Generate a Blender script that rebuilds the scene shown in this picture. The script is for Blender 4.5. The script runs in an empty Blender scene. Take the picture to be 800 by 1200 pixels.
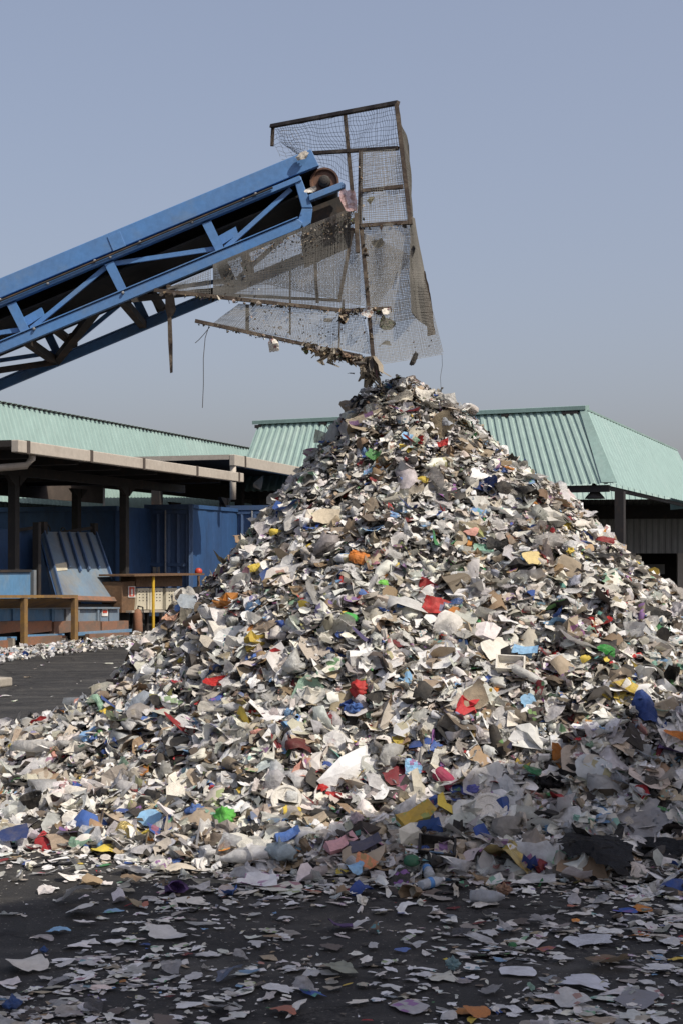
import bpy, math, random
import numpy as np
from mathutils import Vector, Matrix

# ------------------------------------------------------------------ camera, sky, sun, exposure
SC = bpy.context.scene
COL = SC.collection
CAM_H = 1.7
F = 1667.0                      # focal length in photograph pixels (800 x 1200)
HZ = 655.0                      # horizon row in the photograph

cd = bpy.data.cameras.new('camera')
cam = bpy.data.objects.new('camera', cd)
COL.objects.link(cam)
cam.location = (0, 0, CAM_H)
cam.rotation_euler = (math.pi / 2, 0, 0)
cd.sensor_fit = 'VERTICAL'
cd.sensor_height = 36.0
cd.lens = 36.0 * F / 1200.0
cd.shift_y = (HZ - 600.0) / 1200.0
cd.clip_start = 0.05
cd.clip_end = 3000.0
SC.camera = cam

SUN_AZ = math.radians(128.0)    # from +Y (straight ahead) towards +X (right)
SUN_EL = math.radians(51.0)
world = bpy.data.worlds.new('World')
SC.world = world
world.use_nodes = True
wn = world.node_tree.nodes
wl = world.node_tree.links
sky = wn.new('ShaderNodeTexSky')
sky.sky_type = 'NISHITA'
sky.sun_disc = False
sky.sun_elevation = SUN_EL
sky.sun_rotation = SUN_AZ
sky.altitude = 0
sky.air_density = 1.0
sky.dust_density = 5.0
sky.ozone_density = 3.0
gam = wn.new('ShaderNodeGamma')        # hazy day: an even, pale sky
gam.inputs[1].default_value = 0.6
tin = wn.new('ShaderNodeMix')
tin.data_type = 'RGBA'
tin.blend_type = 'MULTIPLY'
tin.inputs[0].default_value = 1.0
tin.inputs[7].default_value = (1.25, 1.18, 1.22, 1)
wl.new(sky.outputs[0], gam.inputs[0])
wl.new(gam.outputs[0], tin.inputs[6])
wl.new(tin.outputs[2], wn['Background'].inputs[0])
wn['Background'].inputs[1].default_value = 0.15

sd = bpy.data.lights.new('sun', 'SUN')
sd.energy = 3.2
sd.angle = math.radians(0.6)
sd.color = (1.0, 0.92, 0.80)
sun = bpy.data.objects.new('sun', sd)
COL.objects.link(sun)
SV = Vector((math.sin(SUN_AZ) * math.cos(SUN_EL), math.cos(SUN_AZ) * math.cos(SUN_EL), math.sin(SUN_EL)))
sun.rotation_euler = (-SV).to_track_quat('-Z', 'Y').to_euler()
sun.location = SV * 60

SC.view_settings.view_transform = 'Standard'
SC.view_settings.look = 'None'
SC.view_settings.gamma = 1.0
SC.view_settings.use_curve_mapping = False
SC.view_settings.exposure = 0.5
try:
    SC.cycles.max_bounces = 6
    SC.cycles.transparent_max_bounces = 12
    SC.cycles.caustics_reflective = False
    SC.cycles.caustics_refractive = False
except Exception:
    pass

rnd = random.Random(11)
RNG = np.random.default_rng(5)

# ------------------------------------------------------------------ helpers: points, meshes, objects


def P(u, v, Y):                 # photograph pixel at depth Y
    return Vector(((u - 400) / F * Y, Y, CAM_H + (HZ - v) / F * Y))


def Z(u, v, z):                 # photograph pixel at height z
    Y = (z - CAM_H) * F / (HZ - v)
    return Vector(((u - 400) / F * Y, Y, z))


class MB:
    def __init__(self):
        self.v = []
        self.f = []

    def add(self, vs, fs):
        b = len(self.v)
        self.v += [Vector(p) for p in vs]
        self.f += [tuple(i + b for i in f) for f in fs]

    def prism(self, pts, ext):
        n = len(pts)
        ext = Vector(ext)
        pts = [Vector(p) for p in pts]
        vs = pts + [p + ext for p in pts]
        fs = [tuple(range(n)), tuple(range(2 * n - 1, n - 1, -1))]
        for i in range(n):
            j = (i + 1) % n
            fs.append((i, i + n, j + n, j))
        self.add(vs, fs)

    def box(self, c, a, b, d):  # centre and three half-extent vectors
        c, a, b, d = Vector(c), Vector(a), Vector(b), Vector(d)
        self.prism([c - a - b - d, c + a - b - d, c + a + b - d, c - a + b - d], d * 2)

    def bar(self, p0, p1, w, h, up=(0, 0, 1)):
        p0, p1 = Vector(p0), Vector(p1)
        d = (p1 - p0).normalized()
        up = Vector(up)
        if abs(d.dot(up.normalized())) > 0.98:
            up = Vector((0, 1, 0))
        s = d.cross(up).normalized() * w / 2
        t = s.cross(d).normalized() * h / 2
        self.prism([p0 - s - t, p0 + s - t, p0 + s + t, p0 - s + t], p1 - p0)

    def path(self, pts, r, n=6, cap=True):
        pts = [Vector(p) for p in pts]
        rings = []
        prev = None
        for i, p in enumerate(pts):
            d = (pts[min(i + 1, len(pts) - 1)] - pts[max(i - 1, 0)]).normalized()
            ref = Vector((0, 0, 1)) if abs(d.z) < 0.9 else Vector((0, 1, 0))
            a = d.cross(ref).normalized()
            if prev is not None and a.dot(prev) < 0:
                a = -a
            prev = a
            b = d.cross(a)
            rr = r[i] if isinstance(r, (list, tuple)) else r
            rings.append([p + (a * math.cos(q) + b * math.sin(q)) * rr for q in [2 * math.pi * k / n for k in range(n)]])
        vs = [q for ring in rings for q in ring]
        fs = []
        for i in range(len(pts) - 1):
            for k in range(n):
                fs.append((i * n + k, i * n + (k + 1) % n, (i + 1) * n + (k + 1) % n, (i + 1) * n + k))
        if cap:
            fs.append(tuple(range(n - 1, -1, -1)))
            fs.append(tuple((len(pts) - 1) * n + k for k in range(n)))
        self.add(vs, fs)

    def lathe(self, prof, c=(0, 0, 0), axis='Z', n=16):   # prof: (radius, height)
        c = Vector(c)
        vs = []
        for r, h in prof:
            for k in range(n):
                q = 2 * math.pi * k / n
                if axis == 'Z':
                    vs.append(c + Vector((r * math.cos(q), r * math.sin(q), h)))
                else:
                    vs.append(c + Vector((r * math.cos(q), h, r * math.sin(q))))
        fs = []
        for i in range(len(prof) - 1):
            for k in range(n):
                fs.append((i * n + k, i * n + (k + 1) % n, (i + 1) * n + (k + 1) % n, (i + 1) * n + k))
        fs.append(tuple(range(n - 1, -1, -1)))
        fs.append(tuple((len(prof) - 1) * n + k for k in range(n)))
        self.add(vs, fs)

    def build(self, name, m, parent=None, smooth=False, bevel=0.0):
        me = bpy.data.meshes.new(name)
        off = Vector((0, 0, 0))
        if parent is not None:
            q = parent
            while q is not None:
                off += Vector(q.location)
                q = q.parent
        me.from_pydata([tuple(p - off) for p in self.v], [], self.f)
        me.validate()
        me.materials.append(m)
        if smooth:
            me.polygons.foreach_set('use_smooth', [True] * len(me.polygons))
        import bmesh
        bm = bmesh.new()
        bm.from_mesh(me)
        bmesh.ops.recalc_face_normals(bm, faces=bm.faces)
        bm.to_mesh(me)
        bm.free()
        o = bpy.data.objects.new(name, me)
        COL.objects.link(o)
        if parent is not None:
            o.parent = parent
        if bevel:
            b = o.modifiers.new('bevel', 'BEVEL')
            b.width = bevel
            b.segments = 2
            b.limit_method = 'ANGLE'
        return o


def tag(o, label=None, cat=None, group=None, kind=None):
    if label:
        o['label'] = label
    if cat:
        o['category'] = cat
    if group:
        o['group'] = group
    if kind:
        o['kind'] = kind
    return o


def thing(name, label, cat, loc, group=None):
    o = bpy.data.objects.new(name, None)
    o.empty_display_size = 0.2
    COL.objects.link(o)
    o.location = loc
    return tag(o, label, cat, group)


def value_noise(x, y, seed=0):
    xi = np.floor(x).astype(np.int64)
    yi = np.floor(y).astype(np.int64)
    fx = x - xi
    fy = y - yi

    def h(a, b):
        n = (a * 374761393 + b * 668265263 + seed * 974634777) & 0xFFFFFFFF
        n = ((n ^ (n >> 13)) * 1274126177) & 0xFFFFFFFF
        n = n ^ (n >> 16)
        return (n & 0xFFFF) / 65535.0
    sx = fx * fx * (3 - 2 * fx)
    sy = fy * fy * (3 - 2 * fy)
    a = h(xi, yi) * (1 - sx) + h(xi + 1, yi) * sx
    b = h(xi, yi + 1) * (1 - sx) + h(xi + 1, yi + 1) * sx
    return (a * (1 - sy) + b * sy) * 2 - 1


# ------------------------------------------------------------------ materials


class NT:
    def __init__(self, name):
        self.m = bpy.data.materials.new(name)
        self.m.use_nodes = True
        self.t = self.m.node_tree
        self.n = self.t.nodes
        self.bsdf = self.n['Principled BSDF']
        self.out = self.n['Material Output']

    def new(self, typ, **kw):
        nd = self.n.new(typ)
        for k, v in kw.items():
            setattr(nd, k, v)
        return nd

    def link(self, a, b):
        self.t.links.new(a, b)

    def mix(self, fac, a, b, mode='MIX'):
        nd = self.n.new('ShaderNodeMix')
        nd.data_type = 'RGBA'
        nd.blend_type = mode
        for sock, val in ((nd.inputs[0], fac), (nd.inputs[6], a), (nd.inputs[7], b)):
            if hasattr(val, 'links'):
                self.link(val, sock)
            elif isinstance(val, (int, float)):
                sock.default_value = val
            else:
                sock.default_value = (*val, 1) if len(val) == 3 else val
        return nd.outputs[2]

    def noise(self, scale, detail=4, rough=0.6, vec=None, dist=0.0):
        nd = self.n.new('ShaderNodeTexNoise')
        nd.inputs['Scale'].default_value = scale
        nd.inputs['Detail'].default_value = detail
        nd.inputs['Roughness'].default_value = rough
        nd.inputs['Distortion'].default_value = dist
        if vec is not None:
            self.link(vec, nd.inputs['Vector'])
        return nd

    def ramp(self, src, lo, hi):
        nd = self.n.new('ShaderNodeMapRange')
        nd.inputs[1].default_value = lo
        nd.inputs[2].default_value = hi
        nd.clamp = True
        self.link(src, nd.inputs[0])
        return nd.outputs[0]

    def coords(self, scale=(1, 1, 1)):
        tc = self.n.new('ShaderNodeTexCoord')
        mp = self.n.new('ShaderNodeMapping')
        mp.inputs['Scale'].default_value = scale
        self.link(tc.outputs['Object'], mp.inputs[0])
        return mp.outputs[0]

    def bump(self, h, strength=0.3, dist=0.01):
        b = self.n.new('ShaderNodeBump')
        b.inputs['Strength'].default_value = strength
        b.inputs['Distance'].default_value = dist
        self.link(h, b.inputs['Height'])
        self.link(b.outputs[0], self.bsdf.inputs['Normal'])


def worn(name, base, wear, wear_amt=0.5, scale=2.5, rough=0.6, metallic=0.0, bump=0.15, stretch=(1, 1, 1), dirt=(0.05, 0.045, 0.04), dirt_amt=0.3, spec=0.4):
    k = NT(name)
    co = k.coords(stretch)
    n1 = k.noise(scale, 8, 0.68, co)
    n2 = k.noise(scale * 9, 5, 0.6, co)
    n3 = k.noise(scale * 0.6, 5, 0.6, co)
    f1 = k.ramp(n1.outputs[0], 0.62 - 0.25 * wear_amt, 0.74 - 0.2 * wear_amt)
    c = k.mix(f1, base, wear)
    f3 = k.ramp(n3.outputs[0], 0.35, 0.75)
    m = k.new('ShaderNodeMath', operation='MULTIPLY')
    k.link(f3, m.inputs[0])
    m.inputs[1].default_value = dirt_amt
    c = k.mix(m.outputs[0], c, dirt)
    f2 = k.ramp(n2.outputs[0], 0.2, 0.8)
    m2 = k.new('ShaderNodeMath', operation='MULTIPLY_ADD')
    k.link(f2, m2.inputs[0])
    m2.inputs[1].default_value = 0.3
    m2.inputs[2].default_value = 0.85
    c = k.mix(1.0, c, m2.outputs[0], 'MULTIPLY')
    k.link(c, k.bsdf.inputs['Base Color'])
    k.bsdf.inputs['Roughness'].default_value = rough
    k.bsdf.inputs['Metallic'].default_value = metallic
    k.bsdf.inputs['Specular IOR Level'].default_value = spec
    k.bump(n2.outputs[0], bump, 0.01)
    return k.m


M = {}
M['blue_paint'] = worn('conveyor_blue_paint', (0.085, 0.22, 0.48), (0.12, 0.23, 0.42), 0.45, 3, 0.45, 0, 0.08, dirt=(0.13, 0.14, 0.15), dirt_amt=0.32)
M['belt'] = worn('rubber_belt', (0.012, 0.012, 0.013), (0.03, 0.028, 0.026), 0.4, 3, 0.8)
M['dark_steel'] = worn('grimy_dark_steel', (0.035, 0.032, 0.03), (0.09, 0.06, 0.04), 0.5, 5, 0.75)
M['drum'] = worn('rusty_drum', (0.10, 0.05, 0.035), (0.17, 0.09, 0.06), 0.6, 9, 0.6)
M['rust_bar'] = worn('rusty_angle_iron', (0.055, 0.04, 0.032), (0.15, 0.12, 0.09), 0.65, 6, 0.85, 0, 0.4)
M['mesh_wire'] = worn('dusty_wire', (0.185, 0.18, 0.165), (0.25, 0.24, 0.22), 0.5, 4, 0.75, 0.0, 0.1)
M['mesh_dark'] = worn('bare_wire', (0.10, 0.11, 0.13), (0.16, 0.15, 0.14), 0.5, 4, 0.6, 0.2, 0.1)
M['mesh_grey'] = worn('grimy_grey_wire', (0.12, 0.118, 0.11), (0.19, 0.18, 0.165), 0.5, 4, 0.8, 0.0, 0.1)
M['bolt'] = worn('galvanised_bolt', (0.34, 0.35, 0.36), (0.26, 0.26, 0.26), 0.5, 20, 0.5, 0.3)
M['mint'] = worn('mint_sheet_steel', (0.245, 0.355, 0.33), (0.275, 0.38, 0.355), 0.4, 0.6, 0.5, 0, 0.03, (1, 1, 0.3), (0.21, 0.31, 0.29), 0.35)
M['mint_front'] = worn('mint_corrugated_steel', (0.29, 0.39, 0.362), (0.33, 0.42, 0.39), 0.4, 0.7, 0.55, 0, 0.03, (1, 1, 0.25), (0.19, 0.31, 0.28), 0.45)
M['mint_trim'] = worn('mint_flashing', (0.25, 0.37, 0.34), (0.29, 0.40, 0.37), 0.4, 1, 0.5, 0, 0.03)
M['beige'] = worn('cream_gutter_paint', (0.43, 0.39, 0.335), (0.37, 0.33, 0.28), 0.35, 1.2, 0.6, 0, 0.05, (1, 1, 1), (0.36, 0.31, 0.26), 0.35)
M['brown_panel'] = worn('dark_brown_panel', (0.075, 0.06, 0.05), (0.10, 0.08, 0.065), 0.4, 1.5, 0.8)
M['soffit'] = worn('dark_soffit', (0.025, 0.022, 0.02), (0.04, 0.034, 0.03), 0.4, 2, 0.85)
M['dark_frame'] = worn('dark_frame_steel', (0.022, 0.02, 0.02), (0.05, 0.035, 0.028), 0.4, 3, 0.7)
M['cont_blue'] = worn('container_blue', (0.03, 0.085, 0.205), (0.028, 0.065, 0.145), 0.5, 1.3, 0.5, 0, 0.1, (1, 1, 0.5), (0.03, 0.05, 0.11), 0.5)
M['door_blue'] = worn('weathered_door_blue', (0.07, 0.13, 0.26), (0.09, 0.135, 0.22), 0.6, 1.6, 0.55, 0, 0.1, (1, 1, 0.4), (0.06, 0.08, 0.12), 0.5)
M['lid_blue'] = worn('scuffed_lid_blue', (0.145, 0.225, 0.31), (0.20, 0.23, 0.25), 0.7, 1.8, 0.55, 0, 0.1, (1, 1, 0.6), (0.14, 0.10, 0.07), 0.55)
M['pale_blue'] = worn('faded_blue_steel', (0.10, 0.24, 0.42), (0.17, 0.27, 0.38), 0.7, 2.0, 0.55, 0, 0.1, (1, 1, 0.6), (0.10, 0.12, 0.14), 0.5)
M['rust_plate'] = worn('rust_orange_plate', (0.27, 0.125, 0.07), (0.16, 0.105, 0.075), 0.7, 2.2, 0.85, 0, 0.3, (1, 1, 1.4), (0.12, 0.10, 0.085), 0.5)
M['yellow_rust'] = worn('yellow_brown_steel', (0.24, 0.14, 0.04), (0.15, 0.095, 0.05), 0.75, 2.5, 0.75, 0, 0.2, (1, 1, 1), (0.12, 0.08, 0.05), 0.4)
M['yellow'] = worn('yellow_paint', (0.62, 0.40, 0.03), (0.5, 0.32, 0.04), 0.4, 4, 0.5)
M['cream'] = worn('cream_cabinet', (0.58, 0.54, 0.42), (0.5, 0.45, 0.34), 0.4, 4, 0.6)
M['wood'] = worn('brown_board', (0.13, 0.075, 0.04), (0.19, 0.11, 0.06), 0.6, 3, 0.75, 0, 0.2, (1, 6, 6))
M['red'] = worn('red_paint', (0.55, 0.06, 0.03), (0.45, 0.05, 0.03), 0.3, 6, 0.4)
M['white'] = worn('white_print', (0.72, 0.71, 0.68), (0.62, 0.6, 0.56), 0.4, 8, 0.6)
M['black'] = worn('black_plastic', (0.012, 0.012, 0.013), (0.03, 0.03, 0.03), 0.3, 8, 0.4)
M['concrete'] = worn('concrete', (0.36, 0.33, 0.28), (0.28, 0.25, 0.21), 0.6, 3, 0.9, 0, 0.4)
M['grey_wall'] = worn('grey_sheet_wall', (0.36, 0.365, 0.355), (0.31, 0.31, 0.30), 0.5, 0.6, 0.6, 0, 0.05, (1, 1, 0.3))
M['bounce_soffit'] = worn('pale_soffit_sheet', (0.55, 0.55, 0.53), (0.48, 0.48, 0.46), 0.5, 0.6, 0.6, 0, 0.05, (1, 1, 0.3))  # pale underside of the added canopy, bounces light into its shade
M['lid_dark'] = M['black']


def asphalt():
    k = NT('asphalt_yard')
    co = k.coords()
    big = k.noise(0.5, 6, 0.65, co)
    fine = k.noise(90, 4, 0.7, co)
    mid = k.noise(6, 6, 0.7, co)
    st = k.coords((0.35, 2.2, 1))
    drag = k.noise(1.2, 6, 0.6, st)
    c = k.mix(k.ramp(big.outputs[0], 0.3, 0.7), (0.020, 0.0195, 0.019), (0.038, 0.0365, 0.035))
    c = k.mix(k.ramp(drag.outputs[0], 0.50, 0.78), c, (0.085, 0.081, 0.074))
    c = k.mix(k.ramp(mid.outputs[0], 0.56, 0.75), c, (0.020, 0.019, 0.019))
    dust = k.noise(2.3, 8, 0.75, co, 0.6)
    c = k.mix(k.ramp(dust.outputs[0], 0.54, 0.80), c, (0.10, 0.092, 0.08))
    grit = k.noise(45, 2, 0.5, co)
    c = k.mix(k.ramp(grit.outputs[0], 0.66, 0.70), c, (0.16, 0.15, 0.135))
    cr = k.new('ShaderNodeTexVoronoi', feature='DISTANCE_TO_EDGE')
    cr.inputs['Scale'].default_value = 0.55
    wob = k.new('ShaderNodeVectorMath', operation='ADD')
    wsc = k.new('ShaderNodeVectorMath', operation='SCALE')
    wsc.inputs['Scale'].default_value = 0.5
    k.link(mid.outputs['Color'], wsc.inputs[0])
    k.link(co, wob.inputs[0])
    k.link(wsc.outputs[0], wob.inputs[1])
    k.link(wob.outputs[0], cr.inputs['Vector'])
    c = k.mix(k.ramp(cr.outputs['Distance'], 0.012, 0.004), c, (0.012, 0.011, 0.011))
    m2 = k.new('ShaderNodeMath', operation='MULTIPLY_ADD')
    k.link(k.ramp(fine.outputs[0], 0.25, 0.75), m2.inputs[0])
    m2.inputs[1].default_value = 0.7
    m2.inputs[2].default_value = 0.65
    c = k.mix(1.0, c, m2.outputs[0], 'MULTIPLY')
    k.link(c, k.bsdf.inputs['Base Color'])
    rr = k.new('ShaderNodeMath', operation='MULTIPLY_ADD')
    k.link(mid.outputs[0], rr.inputs[0])
    rr.inputs[1].default_value = 0.5
    rr.inputs[2].default_value = 0.5
    k.link(rr.outputs[0], k.bsdf.inputs['Roughness'])
    k.bsdf.inputs['Specular IOR Level'].default_value = 0.25
    h = k.new('ShaderNodeMath', operation='ADD')
    k.link(fine.outputs[0], h.inputs[0])
    k.link(mid.outputs[0], h.inputs[1])
    k.bump(h.outputs[0], 0.5, 0.01)
    return k.m


M['asphalt'] = asphalt()


def litter_mat(name, mode, per_object):
    """mode: paper | film | foil.  Colour comes from the piece itself (attribute or object colour)."""
    k = NT(name)
    if per_object:
        oi = k.new('ShaderNodeObjectInfo')
        colr = oi.outputs['Color']
        rv = oi.outputs['Random']
        tc = k.new('ShaderNodeTexCoord')
        base_co = tc.outputs['Object']
        sc = 1.0
    else:
        a = k.new('ShaderNodeAttribute', attribute_name='tint')
        colr = a.outputs['Color']
        b = k.new('ShaderNodeAttribute', attribute_name='chance')
        rv = b.outputs['Fac']
        l = k.new('ShaderNodeAttribute', attribute_name='local')
        base_co = l.outputs['Vector']
        sc = 1.0
    off = k.new('ShaderNodeVectorMath', operation='SCALE')
    cmb = k.new('ShaderNodeCombineXYZ')
    for i in range(3):
        k.link(rv, cmb.inputs[i])
    k.link(cmb.outputs[0], off.inputs[0])
    off.inputs['Scale'].default_value = 37.0
    add = k.new('ShaderNodeVectorMath', operation='ADD')
    k.link(base_co, add.inputs[0])
    k.link(off.outputs[0], add.inputs[1])
    co = add.outputs[0]
    n1 = k.noise(3.0, 6, 0.65, co)
    n2 = k.noise(9.0, 5, 0.7, co)
    dirt = k.ramp(n1.outputs[0], 0.42, 0.8)
    md = k.new('ShaderNodeMath', operation='MULTIPLY')
    k.link(dirt, md.inputs[0])
    md.inputs[1].default_value = 0.42 if mode != 'gloss' else 0.05
    c = k.mix(md.outputs[0], colr, (0.17, 0.145, 0.11))
    if mode == 'paper':
        # flat print on some pieces: colour blocks and small rows
        vo = k.new('ShaderNodeTexVoronoi', feature='F1', distance='CHEBYCHEV')
        vo.inputs['Scale'].default_value = 2.4
        k.link(co, vo.inputs['Vector'])
        hs = k.new('ShaderNodeCombineColor', mode='HSV')
        hm = k.new('ShaderNodeMath', operation='MULTIPLY')
        hf = k.new('ShaderNodeMath', operation='FRACT')
        k.link(rv, hm.inputs[0])
        hm.inputs[1].default_value = 91.7
        k.link(hm.outputs[0], hf.inputs[0])
        k.link(hf.outputs[0], hs.inputs[0])
        hs.inputs[1].default_value = 0.65
        hs.inputs[2].default_value = 0.30
        fr = k.new('ShaderNodeMath', operation='FRACT')
        mm = k.new('ShaderNodeMath', operation='MULTIPLY')
        k.link(rv, mm.inputs[0])
        mm.inputs[1].default_value = 17.31
        k.link(mm.outputs[0], fr.inputs[0])
        sel = k.ramp(fr.outputs[0], 0.80, 0.805)
        n3 = k.noise(2.2, 2, 0.5, co)
        reg = k.ramp(vo.outputs['Distance'], 0.30, 0.28)
        pm = k.new('ShaderNodeMath', operation='MULTIPLY')
        k.link(sel, pm.inputs[0])
        k.link(reg, pm.inputs[1])
        pm2 = k.new('ShaderNodeMath', operation='MULTIPLY')
        k.link(pm.outputs[0], pm2.inputs[0])
        pm2.inputs[1].default_value = 0.8
        c = k.mix(pm2.outputs[0], c, hs.outputs[0])
        # rows of small dark print
        wv = k.new('ShaderNodeTexWave', wave_type='BANDS', bands_direction='Y')
        wv.inputs['Scale'].default_value = 9.0
        wv.inputs['Distortion'].default_value = 0.0
        k.link(co, wv.inputs['Vector'])
        n4 = k.noise(26, 2, 0.5, co)
        rows = k.new('ShaderNodeMath', operation='MULTIPLY')
        k.link(k.ramp(wv.outputs['Fac'], 0.55, 0.65), rows.inputs[0])
        k.link(k.ramp(n4.outputs[0], 0.46, 0.5), rows.inputs[1])
        sel2 = k.ramp(fr.outputs[0], 0.20, 0.195)
        rw = k.new('ShaderNodeMath', operation='MULTIPLY')
        k.link(rows.outputs[0], rw.inputs[0])
        k.link(sel2, rw.inputs[1])
        rw2 = k.new('ShaderNodeMath', operation='MULTIPLY')
        k.link(rw.outputs[0], rw2.inputs[0])
        rw2.inputs[1].default_value = 0.3
        c = k.mix(rw2.outputs[0], c, (0.05, 0.05, 0.06))
    k.link(c, k.bsdf.inputs['Base Color'])
    k.bsdf.inputs['Roughness'].default_value = {'paper': 0.62, 'film': 0.28, 'foil': 0.28, 'gloss': 0.36}[mode]
    k.bsdf.inputs['Specular IOR Level'].default_value = {'paper': 0.35, 'film': 0.55, 'foil': 0.6, 'gloss': 0.18}[mode]
    if mode == 'foil':
        k.bsdf.inputs['Metallic'].default_value = 0.75
    cr = k.new('ShaderNodeTexVoronoi', feature='F1')
    cr.inputs['Scale'].default_value = 6.0
    wp = k.new('ShaderNodeVectorMath', operation='ADD')
    sc2 = k.new('ShaderNodeVectorMath', operation='SCALE')
    k.link(n2.outputs['Color'], sc2.inputs[0])
    sc2.inputs['Scale'].default_value = 0.25
    k.link(co, wp.inputs[0])
    k.link(sc2.outputs[0], wp.inputs[1])
    k.link(wp.outputs[0], cr.inputs['Vector'])
    hh = k.new('ShaderNodeMath', operation='ADD')
    k.link(cr.outputs['Distance'], hh.inputs[0])
    k.link(n2.outputs[0], hh.inputs[1])
    k.bump(hh.outputs[0], {'paper': 0.35, 'film': 0.6, 'foil': 0.9, 'gloss': 0.7}[mode], 0.012)
    surf = k.bsdf.outputs[0]
    tl = k.new('ShaderNodeBsdfTranslucent')
    k.link(c, tl.inputs['Color'])
    if mode != 'foil':
        mx = k.new('ShaderNodeMixShader')
        mx.inputs[0].default_value = {'paper': 0.12, 'gloss': 0.15}.get(mode, 0.3)
        k.link(surf, mx.inputs[1])
        k.link(tl.outputs[0], mx.inputs[2])
        surf = mx.outputs[0]
    if mode == 'film':
        tr = k.new('ShaderNodeBsdfTransparent')
        mx = k.new('ShaderNodeMixShader')
        mr = k.new('ShaderNodeMapRange')
        k.link(n1.outputs[0], mr.inputs[0])
        mr.inputs[1].default_value = 0.3
        mr.inputs[2].default_value = 0.7
        mr.inputs[3].default_value = 0.05
        mr.inputs[4].default_value = 0.28
        k.link(mr.outputs[0], mx.inputs[0])
        k.link(surf, mx.inputs[1])
        k.link(tr.outputs[0], mx.inputs[2])
        surf = mx.outputs[0]
    k.link(surf, k.out.inputs['Surface'])
    return k.m


LM_STUFF = [litter_mat('scrap_paper', 'paper', False), litter_mat('scrap_film', 'film', False)]
LM_OBJ = {m: litter_mat('litter_' + m, m, True) for m in ('paper', 'film', 'foil', 'gloss')}


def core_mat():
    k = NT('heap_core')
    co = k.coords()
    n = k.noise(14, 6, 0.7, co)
    c = k.mix(k.ramp(n.outputs[0], 0.35, 0.65), (0.02, 0.018, 0.016), (0.10, 0.085, 0.07))  # dark colour deepens the shade in the gaps between scraps
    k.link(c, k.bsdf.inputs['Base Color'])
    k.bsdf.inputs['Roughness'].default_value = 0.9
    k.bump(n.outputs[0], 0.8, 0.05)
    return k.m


M['core'] = core_mat()

# ------------------------------------------------------------------ ground
mb = MB()
mb.add([(-900, -300, 0), (900, -300, 0), (900, 1500, 0), (-900, 1500, 0)], [(0, 1, 2, 3)])
tag(mb.build('yard_ground', M['asphalt']), kind='structure', label='dark worn asphalt yard littered with scraps')

# ------------------------------------------------------------------ heap shape
CX, CY = 0.45, 11.5
RP = [(0, 3.13), (0.17, 3.05), (0.52, 2.82), (1.28, 2.06), (1.76, 1.58), (2.3, 1.27), (3.0, 0.93), (4.2, 0.36), (5.0, 0.0), (6, -0.25)]
LP = [(0, 3.13), (0.20, 3.05), (0.32, 2.98), (0.59, 2.58), (1.14, 1.92), (1.6, 1.32), (2.17, 0.71), (2.6, 0.41), (3.2, 0.21), (4.2, 0.05), (4.9, -0.05), (6, -0.2)]
FP = [(0, 3.13), (0.2, 3.05), (0.6, 2.66), (1.2, 2.05), (1.9, 1.38), (2.6, 0.80), (3.2, 0.34), (3.6, 0.12), (3.9, 0.0), (5.5, -0.3)]


def heap(x, y):
    x = np.asarray(x, float)
    y = np.asarray(y, float)
    dx = x - CX
    dy = y - CY
    r = np.hypot(dx, dy) + 1e-6
    c = dx / r
    s = dy / r
    k = 1 + (2 * s * c) ** 2 * (s < 0) * np.where(c > 0, 0.13, -0.06)
    q = r / k

    def ip(p):
        return np.interp(q, [a for a, b in p], [b for a, b in p])
    h = np.where(c > 0, ip(RP) * c * c, ip(LP) * c * c) + ip(FP) * s * s
    mask = np.clip(h / 0.4, 0, 1)
    mask = mask * np.clip(r / 0.5, 0.15, 1)
    n = 0.09 * value_noise(x * 1.7, y * 1.7, 3) + 0.085 * value_noise(x * 4, y * 4, 7) + 0.045 * value_noise(x * 9, y * 9, 9)
    return h + n * mask


def heap1(x, y):
    return float(heap(np.array([x]), np.array([y]))[0])


def hit(u, v):
    """where the line of sight of a photograph pixel meets the heap or the yard"""
    ys = np.linspace(4.8, 15.0, 900)
    xs = (u - 400) / F * ys
    zs = CAM_H + (HZ - v) / F * ys
    hs = np.maximum(heap(xs, ys), 0)
    below = np.nonzero(zs <= hs)[0]
    if len(below) == 0:
        if v > HZ + 5:
            Y = CAM_H * F / (v - HZ)
            return Vector(((u - 400) / F * Y, Y, 0)), Vector((0, 0, 1)), False
        return None
    i = below[0]
    x, y = xs[i], ys[i]
    e = 0.12
    nx = -(max(heap1(x + e, y), 0) - max(heap1(x - e, y), 0)) / (2 * e)
    ny = -(max(heap1(x, y + e), 0) - max(heap1(x, y - e), 0)) / (2 * e)
    return Vector((x, y, hs[i])), Vector((nx, ny, 1)).normalized(), hs[i] > 0.03


# ------------------------------------------------------------------ scrap templates (unit size, z up)


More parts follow.
